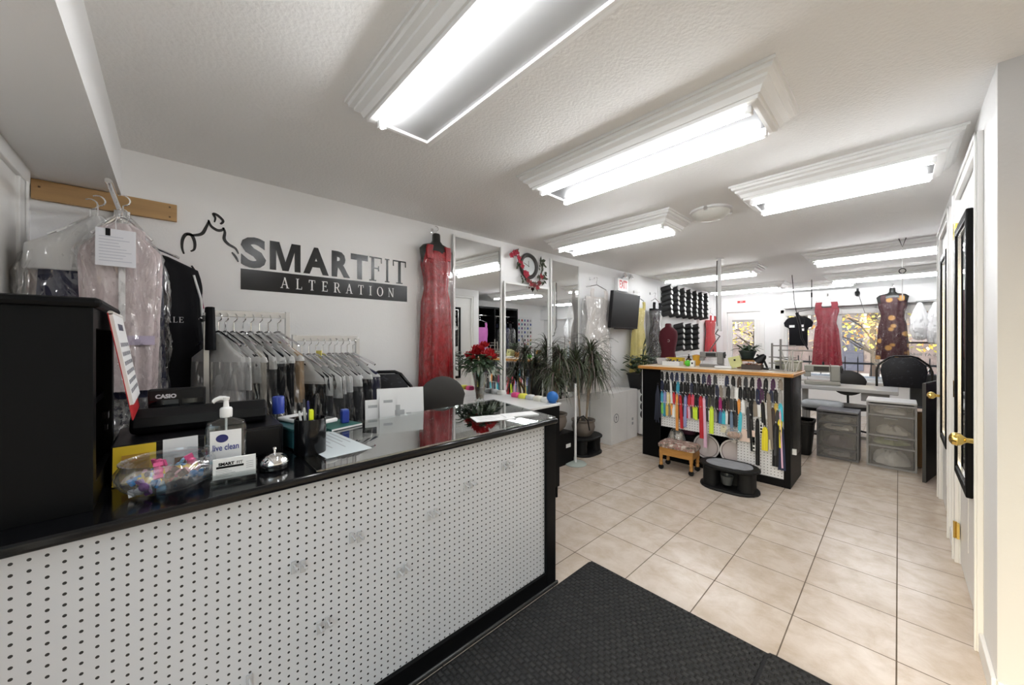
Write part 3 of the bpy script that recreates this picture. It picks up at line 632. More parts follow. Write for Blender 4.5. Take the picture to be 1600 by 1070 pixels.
# ------------------------------------------------------------------ wooden hanging plank + rod
t=thing('wall_plank','long tan wooden plank screwed along the left wall','plank',(XL,-.487,2.02))
part('board',G().box(.001,.005,0,.022,.515,.095),M('tan_wood',(.46,.28,.12),.5,var=.12,vscale=6,stretch=(1,.3,6)),t,bevel=.002)
for y,z in ((.03,.06),(.485,.02),(.485,.075)): part('screw',G().box(.022,y-.004,z-.004,.024,y+.004,z+.004),M('screw_dark',(.15,.10,.06),.4,.8),t)
t=thing('hanging_rod','short chrome rod sticking out of the tan plank, carrying the bagged clothes','rod',(XL+.0225,-.185,2.0))
part('rod',G().tube([(0,0,0),(.60,0,0)],.011,12),m_chrome,t,smooth=1); part('flange',G().box(0,-.03,-.03,.006,.03,.03),m_chrome,t,bevel=.002)
# ------------------------------------------------------------------ garments
def loft(levels,n=40,folds=9,amp=.0,ph=0.,jit=0.,seed=0,cap0=True,cap1=True):
    'levels: (z, halfwidth, halfdepth[, cx, cy, fold weight]); superelliptic rings with vertical folds'
    rr=random.Random(seed); jit_=[rr.uniform(-1,1) for _ in range(n)]; rs=[]
    for lv in levels:
        z,a,b=lv[:3]; cx=lv[3] if len(lv)>3 else 0; cy=lv[4] if len(lv)>4 else 0; fw=lv[5] if len(lv)>5 else 1
        ring=[]
        for j in range(n):
            th=2*pi*j/n; c_,s_=cos(th),sin(th)
            k=1+fw*(amp*sin(folds*th+ph)+amp*.5*sin((folds*2-3)*th+ph*2.3+z*2)+jit*jit_[j]*.6+jit*rr.uniform(-1,1)*.5)
            x=a*(abs(c_)**.8)*(1 if c_>=0 else -1); y=b*(abs(s_)**.8)*(1 if s_>=0 else -1)
            ring.append((cx+x*(1+(k-1)*.25),cy+y*k,z))
        rs.append(ring)
    return G().rings(rs,True,cap0,cap1)
def hanger(t,w=.19,z0=0,mat=None,hook=True,drop=.07,r=.004):
    g=G(); g.tube([(-w,0,z0-drop),(-.02,0,z0-.005),(0,0,z0),(.02,0,z0-.005),(w,0,z0-drop)],r*1.6,8)
    part('hanger_bar',g,mat or m_chrome,t,smooth=1)
    if hook:
        h=G(); h.tube([(0,0,z0),(0,0,z0+.05)]+[(.022*cos(a),0,z0+.075+.022*sin(a)) for a in [radians(-90+d) for d in range(20,230,25)]],.0028,6)
        part('hanger_hook',h,m_chrome,t,smooth=1)
film=plastic_film('garment_bag'); film2=plastic_film('cloudy_bag',(.97,.97,.97),.90,.04,6.,.5)
def sleeve(g,x0,z0,x1,z1,r0,r1,y=0,n=12):
    rs=[]
    for i in range(6):
        q=i/5; cx=x0+(x1-x0)*q; cz=z0+(z1-z0)*q; r=r0+(r1-r0)*q
        rs.append([(cx+r*cos(2*pi*j/n),y+r*.75*sin(2*pi*j/n),cz+.25*r*cos(2*pi*j/n)) for j in range(n)])
    g.rings(rs)
def crinkle(levels,n=64,rows=26,seed=0,amp=.012,folds=11,cap0=False,cap1=False):
    'thin plastic sleeve: interpolated outline with sharp random diagonal creases, flat shaded facets'
    rr=random.Random(seed); zs=[l[0] for l in levels]; rs=[]
    cr=[(rr.uniform(0,6.28),rr.uniform(-5,5),rr.uniform(.12,.30),rr.uniform(-1,1)) for _ in range(folds*2)]
    for i in range(rows+1):
        z=zs[0]+(zs[-1]-zs[0])*i/rows; k=max(j for j in range(len(zs)) if zs[j]>=z-1e-9); k=min(k,len(zs)-2)
        u=(zs[k]-z)/(zs[k]-zs[k+1]); l0,l1=levels[k],levels[k+1]; a=l0[1]+(l1[1]-l0[1])*u; b=l0[2]+(l1[2]-l0[2])*u
        grow=min(1,i/6); ring=[]
        for j in range(n):
            th=2*pi*j/n; c_,s_=cos(th),sin(th); d=0
            for t0,sl,w,h in cr:
                q=abs((th-t0-sl*(z-zs[0])+pi)%(2*pi)-pi)
                if q<w: d+=h*(1-q/w)
            d=grow*amp*(d+rr.uniform(-.5,.5))
            x=a*(abs(c_)**.8)*(1 if c_>=0 else -1)+c_*d*.6; y=b*(abs(s_)**.8)*(1 if s_>=0 else -1)+s_*max(d,-b*.3)
            ring.append((x,y,z+grow*rr.uniform(-.006,.006)))
        rs.append(ring)
    return G().rings(rs,True,cap0,cap1)
# the pile of bagged clothes in the corner: local x runs along the wall, local -y faces the room
def corner_garment(label,x,dy,hw,top,bot,cloth,bagm=None,hwb=None,extra=None,nm='bagged_garment',cat='clothes',hd=.028,zb=None):
    t=thing(nm,label,cat,(x,-.185+dy,1.925),pi/2,'bagged clothes hanging in the corner'); hwb=hwb or hw*1.1
    hanger(t,hw*.72,-.045,None,True,.085)
    L=[(-.075+0,.035,.020),(-.10,.07,.026),(-.13,hw*.55,hd),(-.19,hw*.95,hd+.005),(-.24,hw,hd+.006)]+[(-.24-(top-bot)*q,hw+(hwb-hw)*q,hd+.006+.004*q,0,0,1+q) for q in (.2,.4,.6,.8,1)]
    part('cloth',loft(L,48,11,.10,x*9,.05,int(abs(x)*100)),cloth,t,smooth=60)
    if bagm:
        zb=zb or (top-bot)+.22
        k=1.10; L2=[(-.035,.02,.022),(-.08,.06,.034),(-.13,hw*.62*k,hd+.014),(-.20,hw*k,hd+.018)]+[(-.20-(zb-.02)*q,hwb*k*(1+.03*sin(q*9)),hd+.020,0,0,1+q) for q in (.12,.25,.38,.5,.62,.75,.88,1)]
        part('plastic_bag',crinkle(L2,72,30,int(abs(x)*77)+1,.022),bagm,t,smooth=28)
    if extra: extra(t)
    return t
c_black=M('black_cloth',(.007,.007,.009),.8,spec=.2); c_mag=M('magenta_lining',(.28,.004,.07),.6)
c_pink=M('pale_pink_cloth',(.62,.53,.54),.8,var=.08,vscale=9); c_white=M('white_cloth',(.74,.73,.74),.85,var=.06,vscale=14)
c_navy=M('navy_cloth',(.02,.022,.06),.8); c_lil=M('lilac_cloth',(.50,.44,.58),.8,var=.1,vscale=10); c_peach=M('peach_cloth',(.60,.48,.44),.8,var=.1,vscale=10)
def gown_extra(t):
    g=loft([(-.095,.06,.02),(-.135,.17,.03),(-.19,.262,.035),(-.25,.292,.03),(-.40,.318,.02)],40,7,.03,0,0,5)
    g.v=[(x,y+.025,z) for x,y,z in g.v]; part('lining',g,c_mag,t,smooth=60)
    g=serif('ROYALE',.030,-.0,0,.10,None,.001); me=mesh('lettering',g,M('embroidery',(.6,.6,.6),.7)); me.transform(Matrix.Translation((.085,-.049,-.485)) @ BACKW); part('lettering',me,[],t)
    part('front_piping',G().tube([(.27,-.02,-.22),(.30,-.03,-.35),(.325,-.034,-.75),(.345,-.036,-1.2)],.006,6),M('piping_white',(.7,.7,.7),.6),t,smooth=1)
corner_garment('black robe with magenta lining and white piping, hanging nearest the wall',-2.70,.01,.295,1.75,.70,c_black,None,.35,gown_extra,'hanging_robe')
corner_garment('navy and charcoal suit in a crinkled clear bag, in front of the black robe',-2.56,.015,.14,1.72,.98,c_navy,film,.15)
corner_garment('peach top in a long clear bag at the far left of the corner clothes',-2.475,-.075,.165,1.7,1.1,c_peach,film,.19)
def cape(t):
    L=[(-.04,.015,.022),(-.08,.05,.040),(-.13,.11,.048),(-.19,.195,.052),(-.285,.20,.054),(-.29,.198,.052)]
    part('shoulder_cover',loft(L,40,8,.05,1,.05,3),film2,t,smooth=1)
corner_garment('navy garment under a cloudy white shoulder cover, left of the tickets in the corner',-2.395,-.045,.155,1.7,1.1,c_navy,film,.18,cape)
def shirt_front(t):
    part('placket',G().box(-.010,-.043,-.50,.010,-.038,-.14),c_white,t)
    part('hem_band',G().box(-.10,-.044,-.60,.10,-.040,-.56),c_lil,t)
corner_garment('pale pink folded jacket in a clear bag, behind the tickets in the corner',-2.315,.035,.125,1.7,1.14,c_pink,film,.105,shirt_front,zb=.62)
for k,(x,dz,lab) in enumerate(((-2.245,0,'front laundry ticket hanging on the hangers of the corner clothes'),(-2.36,.03,'laundry ticket tucked behind the front one on the corner clothes'))):
    t=thing('laundry_ticket',lab,'ticket',(x,-.165+.012*k,1.81+dz),pi/2)
    part('string_loop',G().tube([(0,0,-.005),(-.004,.03,.04),(0,.075,.075)],.0015,5),m_white,t)
    part('slip',G().box(-.058,-.001,-.155,.058,.001,0),M('ticket_paper',(.70,.71,.76),.6),t)
    part('staple_tab',G().box(-.030,-.0025,-.03,-.016,-.001,.0),c_black,t)
    g=G()
    for q in range(9): g.box(-.048,-.0016,-.035-q*.0125,-.048+R.uniform(.05,.095),-.001,-.0325-q*.0125)
    o=part('print',g,M('print_faint',(.45,.47,.55),.6),t); o['kind']='stuff'
# ------------------------------------------------------------------ vinyl logo on the wall
m_vin=M('black_vinyl',(.010,.010,.011),.22)
t=thing('wall_logo','black vinyl shop logo with a dress-form outline on the white wall','wall lettering',(XL,.323,1.665))
part('banner_bar',G().box(.0006,0,0,.0018,1.132,.132),m_vin,t)
g=serif('ALTERATION',.072,0,0,.62,.80,.0010); me=mesh('small_letters',g,M('vinyl_white',(.86,.86,.85),.4)); me.transform(Matrix.Translation((.0019,.215,.030)) @ LEFTW); part('small_letters',me,[],t)
def fitmesh(me,w,h,x,z,off):
    xs=[v.co.x for v in me.vertices]; ys=[v.co.y for v in me.vertices]; x0,x1,y0,y1=min(xs),max(xs),min(ys),max(ys)
    me.transform(Matrix.Translation((off,x,z)) @ LEFTW @ Matrix.Diagonal((w/(x1-x0),h/(y1-y0),1,1)) @ Matrix.Translation((-x0,-y0,0))); me.materials.append(m_vin); return me
xx=-.002
for ch,wd,x in (('S',.135,0.0),('M',.180,.155),('A',.165,.352),('R',.130,.537),('T',.130,.672)):
    if ch=='M':
        me=mesh('big_letter',G().prism([(.155+.18*a,.146+.19*b) for a,b in ((0,0),(.2,0),(.2,.70),(.40,0),(.60,0),(.8,.70),(.8,0),(1,0),(1,1),(.70,1),(.5,.32),(.30,1),(0,1))],.0006,.0018),m_vin); me.transform(LEFTW); part('big_letter',me,[],t); continue
    part('big_letter',fitmesh(sans(ch,.2,.004 if ch=='M' else .009,.0006),wd,.198 if ch=='S' else .190,x,.142 if ch=='S' else .146,.0012),[],t)
xx=.805
for ch,wd in (('F',.115),('I',.052),('T',.135)):
    w0,ps=serif_glyph(ch); g=G()
    for n_,p in enumerate(ps): g.prism([(a/w0*wd,b*.19) for a,b in p],n_*1e-5,.0012+n_*1e-5)
    me=mesh('big_letter',g,m_vin); me.transform(Matrix.Translation((.0006,xx,.146)) @ LEFTW); part('big_letter',me,[],t); xx+=wd+.012
def brush(pts,r,taper=True):
    'a painted line on the wall plane: flat ribbon with varying width (y,z local)'
    P=[Vector((0,a,b)) for a,b in pts]; Q=[]
    for i in range(len(P)-1):          # catmull-rom
        p0,p1,p2,p3=P[max(i-1,0)],P[i],P[i+1],P[min(i+2,len(P)-1)]
        for k in range(6):
            u=k/6; Q.append(.5*((2*p1)+(-p0+p2)*u+(2*p0-5*p1+4*p2-p3)*u*u+(-p0+3*p1-3*p2+p3)*u**3))
    Q.append(P[-1]); v=[];f=[];n=len(Q)
    for i,p in enumerate(Q):
        d=(Q[min(i+1,n-1)]-Q[max(i-1,0)]).normalized(); s_=Vector((0,-d.z,d.y)); w=r*(.45+.55*sin(pi*i/(n-1))) if taper else r
        for x in (.0006,.0016): v+=[(x,p.y+s_.y*w,p.z+s_.z*w),(x,p.y-s_.y*w,p.z-s_.z*w)]
    for i in range(n-1):
        a=i*4; f+=[(a+2,a+3,a+7,a+6),(a,a+4,a+5,a+1),(a,a+2,a+6,a+4),(a+1,a+5,a+7,a+3)]
    return G().add(v,f)
def px2yz(u,v):
    a=(u-800)/568; S_,C_=.72839,.68516; x=-S_+a*C_; y=C_+a*S_; k=(XL+.001)/x
    return (k*y-.323, 1.35-(v-530)/568*k-1.665)
strokes=[([(-.236,.2),(-.22,.215),(-.218,.256),(-.232,.295),(-.256,.295),(-.271,.262),(-.273,.215),(-.265,.18)],.0085),
([(-.256,.295),(-.216,.298),(-.184,.315),(-.166,.357),(-.153,.397)],.0085),([(-.156,.402),(-.143,.367),(-.113,.348),(-.09,.356),(-.085,.371)],.0085),
([(-.128,.394),(-.124,.42),(-.133,.443),(-.113,.439),(-.087,.412),(-.096,.392),(-.1,.396)],.0075),([(-.085,.371),(-.078,.342),(-.081,.301),(-.061,.273),(-.026,.252),(-.011,.221)],.0085),
([(-.044,.226),(-.026,.201),(-.012,.17)],.007),([(-.232,.117),(-.204,.057),(-.192,-.006),(-.192,-.054),(-.202,-.086)],.0085)]
for p,r in strokes: part('outline_stroke',brush(p,r),m_vin,t)
# ------------------------------------------------------------------ two clothes racks behind the counter
m_rail=M('rail_steel',(.60,.60,.60),.35,.9)
def rack(label,x,y0,y1,z,right):
    t=thing('clothes_rack',label,'clothes rack',(x,y0,0))
    part('rail',G().box(-.008,0,z-.017,.008,y1-y0,z+.017),m_rail,t,bevel=.002)
    for nm,y in (('post',0),('post',y1-y0)):
        part(nm,G().box(-.014,y-.012,0,.014,y+.012,z+.022 if (y>0)==right else z),m_rail,t,bevel=.002)
        part('foot',G().box(-.22,y-.015,0,.22,y+.015,.02),m_rail,t,bevel=.003)
rack('taller steel garment rack at the left, with bagged clothes below the wall logo',-2.45,.135,.50,1.487,True)
rack('lower steel garment rack at the right, with bagged suits behind the counter',-2.45,.535,.90,1.356,False)
def rack_garment(label,y,ztop,w,cloth,length,rz=0,cover=True,x=-2.45,cov_len=.22,bag=film,seed=0,grp='bagged clothes on the racks',wide=1.0,hd=.008):
    t=thing('bagged_garment',label,'clothes',(x,y,ztop-.095),.55+rz,grp)
    hanger(t,w*.85,0,None,True,.075)
    L=[(-.055,.05,.012),(-.085,w*.5,hd),(-.13,w*.95,hd+.004),(-.18,w*1.0,hd+.006)]+[(-.18-(length-.18)*q,w*(1+(wide-1)*q),hd+.004,0,0,1+q) for q in (.15,.3,.5,.7,.85,1)]
    part('cloth',loft(L,40,9,.14,seed*1.7,.05,seed),cloth,t,smooth=60)
    if cover:
        L=[(-.012,.015,.012),(-.05,.06,.011),(-.09,w*.56,hd+.004),(-.14,w*1.02,hd+.006),(-cov_len,w*1.06,hd+.008),(-cov_len-.005,w*1.05,hd+.007)]
        part('shoulder_cover',loft(L,40,8,.06,seed,.06,seed+9),film2,t,smooth=1)
    if bag:
        L=[(-.16,w*1.05,hd+.009)]+[(-.16-(length-.06)*q,w*1.07*(1+(wide-1)*q),hd+.011,0,0,1+q) for q in (.1,.2,.35,.5,.65,.8,1)]
        part('plastic_bag',crinkle(L,48,18,seed+5,.009),bag,t,smooth=28)
    return t
c_cream=M('cream_cloth',(.58,.54,.48),.85,var=.1,vscale=9,stretch=(4,4,.6)); c_tan=M('tan_leather',(.40,.27,.16),.55,var=.1,vscale=8)
c_char=M('charcoal_cloth',(.030,.030,.034),.8); c_dgrey=M('dark_grey_cloth',(.075,.072,.072),.85,var=.15,vscale=8); c_tweed=M('grey_tweed',(.12,.12,.125),.9,var=.5,vscale=120); c_grey=M('mid_grey_cloth',(.25,.245,.24),.85,var=.1,vscale=8)
t=thing('black_jacket','black jacket with studded straps draped over the left end of the taller rack','clothes',(-2.45,.150,1.515))
g=loft([(0,.06,.018),(-.05,.07,.02),(-.09,.08,.02),(-.15,.10,.022),(-.22,.11,.022)],32,6,.08,0,.05,2); part('cloth',g,c_black,t,smooth=60)
g=G(); g.box(-.08,-.034,-.075,.08,-.022,-.045); part('strap',g,M('black_leather',(.01,.01,.01),.3),t,bevel=.004)
for x in (-.06,0,.06): part('stud',G().sphere(x+.01,-.036,-.06,.007),m_chrome,t)
RG=[(.185,.17,c_white,.62,.05,'white garment in a cloudy bag, first after the black jacket on the taller rack'),(.215,.18,c_grey,.62,-.06,'grey garment in a white-topped bag, second on the taller rack'),(.250,.17,c_dgrey,.64,.08,'dark grey garment in a bag, third on the taller rack'),(.290,.18,c_cream,.66,-.10,'cream coat in a clear bag in the middle of the taller rack'),(.325,.165,c_char,.60,.02,'charcoal garment between the cream coat and black suit on the taller rack'),(.365,.18,c_black,.62,-.03,'black suit in a shiny bag on the taller rack'),(.405,.17,c_black,.66,.04,'black suit beside the tan jacket on the taller rack')]
for k,(y,w,c,L,rz,lab) in enumerate(RG): rack_garment(lab,y,1.487,w,c,L,rz,True,seed=k+1,cov_len=(.30,.30,.27,.16,.2,.17,.17)[k])
rack_garment('tan leather jacket in a clear bag at the right end of the taller rack',.452,1.487,.165,c_tan,.40,.06,True,seed=11,cov_len=.16)
RG2=[(.575,c_black,'black suit in a white-topped bag, first on the lower rack'),(.612,c_char,'charcoal suit in a white-topped bag, second on the lower rack'),(.650,c_dgrey,'dark grey suit in a white-topped bag, third on the lower rack'),(.688,c_grey,'grey suit with a yellow tag in the middle of the lower rack'),(.724,c_dgrey,'dark grey suit just right of the yellow tag on the lower rack'),(.760,c_char,'charcoal suit left of the tweed jacket on the lower rack'),(.798,c_tweed,'grey tweed jacket in a clear bag on the lower rack'),(.836,c_black,'black garment second from the right end of the lower rack'),(.872,c_navy,'navy garment at the right end of the lower rack')]
for k,(y,c,lab) in enumerate(RG2):
    t=rack_garment(lab,y,1.356,.165+.01*(k%3),c,.52 if k!=6 else .46,(.05,-.04,.03,0,-.06,.05,-.09,.04,.1)[k],True,seed=k+21,cov_len=(.17,.24,.26,.24,.23,.2,.15,.16,.15)[k])
    if k==3: part('yellow_tag',G().box(-.02,-.03,-.03,.02,-.026,.02),M('tag_yellow',(.72,.62,.15),.6),t)
# ------------------------------------------------------------------ red gown on a black hanging torso form
def gown(label,loc,rz,hw,top,length,cloth,formm,bagm,hem=1.15,seed=0,nm='hanging_gown',form=True,neck=.04,hd=.05,cat='dress',grp=None,waist=.78,bag_ext=.10,strapw=.03):
    t=thing(nm,label,cat,loc,rz,grp)
    if form:
        g=loft([(.045,.028,.025),(.035,.034,.028),(-.02,.036,.03),(-.045,.06,.035),(-.065,hw*.9,.04),(-.10,hw*1.12,.045),(-.16,hw*1.05,hd*.9),(-.30,hw*.9,hd*.9)],32); part('torso_form',g,formm,t,smooth=60)
        h=G(); h.tube([(0,0,.04),(0,0,.07)]+[(.02*cos(a),0,.092+.02*sin(a)) for a in [radians(-90+d) for d in range(15,240,25)]],.003,6); part('hanger_hook',h,m_chrome,t,smooth=1)
    else: hanger(t,hw*.9,0,None,True,.05)
    L=([(-.115,hw*.74,hd*.93),(-.135,hw*.95,hd*1.0)] if form else [])+[(-.17,hw*.98,hd*1.02),(-.24,hw*1.0,hd+.006),(-.34,hw*waist*1.08,hd),(-.44,hw*waist,hd-.004),(-.56,hw*.96,hd+.004,0,0,1.3)]+[(-.56-(length-.56)*q,hw*(.96+(hem-.96)*q),hd+.01,0,0,1.3+q*1.5) for q in (.2,.4,.6,.8,1)]
    part('dress',loft(L,56,8,.09,seed,.02,seed),cloth,t,smooth=60)
    for sx in (-1,1): part('shoulder_strap',G().rings([[(sx*hw*a+dx,y,z) for dx,y in ((-strapw,-hd-.004),(strapw,-hd-.004),(strapw,-hd+.02),(-strapw,-hd+.02))] for a,z in ((.62,-.19),(.66,-.12),(.60,-.068))]),cloth,t,bevel=.006)
    if bagm:
        L=[(-.20,hw*1.15,hd+.012)]+[(-.20-(length-.2+bag_ext)*q,hw*1.22*(1+.03*sin(9*q)),hd+.022,0,0,1+q) for q in (.08,.16,.3,.45,.6,.75,.88,1)]
        part('plastic_bag',crinkle(L,60,34,seed+3,.017),bagm,t,smooth=28)
    return t
c_red=M('red_satin',(.30,.006,.012),.28,var=.3,vscale=30,bump=.35,bscale=110); m_form=M('form_black',(.02,.022,.02),.3)
filmr=plastic_film('glossy_bag',(.9,.9,.9),.0,.05,8.,.9,(1.4,1.4,.4),.10,.06)
gown('long red gown on a black torso form, bagged, hanging beside the wall logo',(XL+.07,1.695,2.225),pi/2,.142,0,1.42,c_red,m_form,filmr,1.12,4)
solo('wall_hook',G().box(0,-.012,0,.004,.012,.04).tube([(.003,0,.01),(.03,0,.008),(.072,0,.012),(.078,0,.03)],.003,6),m_chrome,'small chrome hook on the wall holding the red gown','hook',(XL+.0005,1.695,2.293))
# ------------------------------------------------------------------ wall mirrors
def wall_mirror(label,y0,y1,z0,z1,th=1.9):
    w=y1-y0; t=thing('wall_mirror',label,'mirror',(XL+w*sin(radians(th)),y0,z0),radians(th),None);h=z1-z0;f=.022
    part('mirror_pane',G().box(.002,f,f,.008,w-f,h-f),m_mirror,t)
    g=G().box(.001,0,0,.018,f,h).box(.001,w-f,0,.018,w,h).box(.001,f,0,.018,w-f,f).box(.001,f,h-f,.018,w-f,h); part('frame',g,m_trim,t,bevel=.003)
wall_mirror('tall wall mirror with white frame, left one beside the red gown',1.895,2.515,.60,2.32)
wall_mirror('lower-topped middle wall mirror under the round clock wreath',2.52,3.262,.60,1.955)
wall_mirror('tall wall mirror with white frame, right one behind the spiky plants',3.267,3.86,.60,2.305)
# clock with flower garland
t=thing('wall_clock','round dark framed clock wreathed in red silk flowers above the middle mirror','clock',(XL,2.915,2.165))
g=mesh('rim',G().lathe([(.100,.002),(.140,.002),(.146,.014),(.134,.032),(.112,.028),(.100,.012)],40,cap0=False,cap1=False),M('rim_dark',(.03,.028,.026),.45)); g.transform(Matrix.Rotation(pi/2,4,'Y')); part('rim',g,[],t,smooth=50)
g=mesh('dial',G().lathe([(.002,.010),(.1005,.010),(.1005,.002)],36),M('dial_white',(.60,.64,.64),.3)); g.transform(Matrix.Rotation(pi/2,4,'Y')); part('dial',g,[],t)
part('clock_hand',G().box(.0105,-.003,-.01,.0115,.003,.06),m_black,t); part('clock_hand',G().box(.0118,-.003,-.01,.0125,.003,.085),m_black,t,rot=(radians(70),0,0))
rr=random.Random(12); t2=thing('flower_garland','garland of red silk flowers and dark leaves wound round the clock','garland',(XL+.02,2.915,2.165))
def blossom(g,c,r,n=6,axis=(1,0,0)):
    for k in range(n):
        a=2*pi*k/n+rr.random(); d=Vector((.4,cos(a),sin(a))).normalized(); g.leaf(c,tuple(Vector(c)+d*r),r*.8,(1,0,0),.12,3)
fl=[(-.30,.07),(-.26,.10),(-.22,.11),(-.19,.06),(-.17,.02),(-.14,-.02),(-.10,-.09),(-.08,-.12),(-.06,-.10),(-.05,-.17),(.0,-.20),(.05,-.21),(.10,-.23),(.13,-.18),(.17,-.10)]
m_fl=[M('silk_pink',(.34,.012,.035),.6),M('silk_red',(.24,.010,.018),.6),M('silk_dark',(.14,.02,.02),.7)]; m_lf=M('silk_leaf',(.035,.045,.02),.6)
g=G(); g.tube([(.01,-.30,.08),(.015,-.2,.08),(.012,-.15,-.03),(.012,-.08,-.14),(.012,.05,-.2),(.012,.15,-.16),(.012,.2,-.03),(.012,.22,.07)],.006,6); part('vine',g,M('vine_brown',(.05,.03,.02),.8),t2)
for k,(y,z) in enumerate(fl):
    g=G(); blossom(g,(.02,y,z),.038); part('flower',g,m_fl[0] if k<9 else m_fl[1+(k%2)],t2)
g=G()
for k in range(60):
    q=rr.random(); 
    if k<34: y=.13+.12*rr.random(); z=-.2+.30*rr.random()
    else: y,z=fl[rr.randrange(len(fl))]
    if .0<sqrt(y*y+z*z)<.15: y*=1.35; z*=1.35
    d=Vector((.5,rr.uniform(-1,1),rr.uniform(-1,1))).normalized()*rr.uniform(.04,.075); g.leaf((.012,y,z),(.012+d.x*.5,y+d.y,z+d.z),.03,(1,0,0),.1,2)
g.v=[(max(x,.001),y,z) for x,y,z in g.v]
part('leaves',g,[m_lf],t2)
# ------------------------------------------------------------------ chairs, booklets and desk behind the counter
def floral_mat():
    m,nt,b=nodes('black_floral_upholstery'); N,L=nt.nodes,nt.links; b.inputs['Roughness'].default_value=.6
    v=N.new('ShaderNodeTexVoronoi'); v.inputs['Scale'].default_value=14; r=N.new('ShaderNodeValToRGB'); r.color_ramp.elements[0].color=(.035,.035,.05,1); r.color_ramp.elements[1].color=(.004,.004,.007,1); r.color_ramp.elements[0].position=.05; r.color_ramp.elements[1].position=.35
    tc=N.new('ShaderNodeTexCoord'); n=N.new('ShaderNodeTexNoise'); n.inputs['Scale'].default_value=9; L.new(tc.outputs['Object'],n.inputs['Vector']); L.new(n.outputs['Color'],v.inputs['Vector']); v.inputs['Scale'].default_value=7
    L.new(v.outputs['Distance'],r.inputs[0]); L.new(r.outputs[0],b.inputs['Base Color']); return m
m_floral=floral_mat()
def tube_chair(label,loc,rz,w=.21,top=1.09,seat=.46,grp=None):
    'black tubular stacking chair with arched back; faces local -y, back at +y'
    t=thing('stacking_chair',label,'chair',loc,rz,grp); bz=top
    part('seat',G().rings([[(x,y,z) for x,y in rrect(2*w-.02-i,.42-i,.06)] for z,i in ((seat-.05,.0),(seat-.01,0),(seat+.01,.03))]),m_floral,t,smooth=50)
    arch=[(-w,.20,0),(-w,.20,seat),(-w,.23,top-.20),(-w*.92,.24,top-.12),(-w*.52,.245,top-.02),(-w*.3,.245,top),(w*.3,.245,top),(w*.52,.245,top-.02),(w*.92,.24,top-.12),(w,.23,top-.20),(w,.20,seat),(w,.20,0)]
    part('back_frame',G().tube(arch,.013,10),m_blackg,t,smooth=50)
    k=w*.86; pad=[(-k*.85,top-.42),(k*.85,top-.42),(k,top-.20),(k*.92,top-.11),(k*.5,top-.016),(-k*.5,top-.016),(-k*.92,top-.11),(-k,top-.20)]
    part('back_pad',G().rings([[(x*q,y,top-.2+(z-top+.2)*q) for x,z in pad] for y,q in ((.215,.92),(.225,1),(.25,1),(.26,.92))]),m_floral,t,smooth=50)
    for sx in (-1,1):
        part('front_leg',G().tube([(sx*w,-.20,0),(sx*w,-.19,seat-.04),(sx*w,.19,seat-.04)],.012,8),m_blackg,t,smooth=50)
        part('back_stay',G().tube([(sx*w*.70,.232,top-.36),(sx*w*.82,.235,top-.22),(sx*w*.94,.238,top-.13)],.006,6),m_steel,t)
    return t
def round_chair(label,loc,rz,top=1.07,w=.19,seat=.48,mt=None,grp=None):
    t=thing('office_chair',label,'chair',loc,rz,grp); mt=mt or M('chair_grey',(.022,.020,.018),.55)
    part('seat',G().lathe([(.02,seat-.04),(.20,seat-.04),(.225,seat-.015),(.21,seat+.012),(.05,seat+.02),(.01,seat+.02)],32),mt,t,smooth=50)
    b=[(w*cos(a)*(1 if sin(a)>0 else .92),top-.19+(.19 if sin(a)>0 else .17)*sin(a)) for a in [2*pi*i/28 for i in range(28)]]
    part('backrest',G().rings([[(x*q,y-.25*x*x,top-.19+(z-top+.19)*q) for x,z in b] for y,q in ((.195,.9),(.205,1),(.225,1),(.238,.9))]),mt,t,smooth=50)
    part('back_stem',G().tube([(0,.10,seat-.05),(0,.22,seat-.04),(0,.255,seat+.1),(0,.245,top-.2)],.014,8),m_blackp,t,smooth=50)
    part('column',G().lathe([(.03,.10),(.025,.11),(.025,seat-.04)],16),m_blackp,t,smooth=50)
    for k in range(5):
        a=2*pi*k/5; part('base_arm',G().tube([(0,0,.10),(.24*cos(a),.24*sin(a),.065)],.016,8,.011),m_blackp,t); part('caster',G().sphere(.24*cos(a),.24*sin(a),.0285,.027),m_blackp,t,smooth=1)
    return t
tube_chair('black tubular chair with floral pad against the left wall, behind the white booklets',(-2.53,1.12,0),radians(62),.20,1.095)
round_chair('dark grey round-backed chair behind the counter, under the red gown',(-2.25,1.50,0),radians(75),1.06,.19)
t=thing('work_desk','low clerk desk hidden behind the counter carrying the upright booklets','desk',(-2.30,.94,0)); part('desk_top',G().box(.02,-.30,.72,.33,.22,.745),m_black,t)
for x in (.05,.30):
    for y in (-.27,.19): part('leg',G().box(x-.015,y-.015,0,x+.015,y+.015,.72),m_black,t)
def booklet(label,x,y,w,h,rz,pic):
    t=thing('booklet',label,'booklet',(x,y,.7452)); t.rotation_euler=(radians(-8),0,rz)
    part('cover',G().box(-w/2,-.003,0,w/2,.003,h),m_paper,t)
    g=G()
    if pic:
        for a,b,c,d in ((-.06,.12,.02,.17),(-.03,.17,-.005,.20),(.03,.11,.06,.15),(-.1,.10,-.08,.13)): g.box(a,-.0036,b+h-.30,c,-.003,d+h-.30)
    else: g.box(-.02,-.0036,h-.045,.03,-.003,h-.030)
    part('cover_print',g,M('print_soft',(.40,.41,.42),.6),t)
booklet('wide white booklet with a pale printed picture standing behind the counter',-2.02,1.00,.27,.315,radians(72),True)
booklet('narrow white leaflet standing in front of the wide booklet',-1.998,.905,.085,.285,radians(72),False)
booklet('grey-edged white booklet at the left of the upright booklets',-2.035,.83,.07,.26,radians(72),False)
t=thing('desk','white-topped black desk against the mirrors, past the end of the counter','desk',(XL+.02,1.80,0))
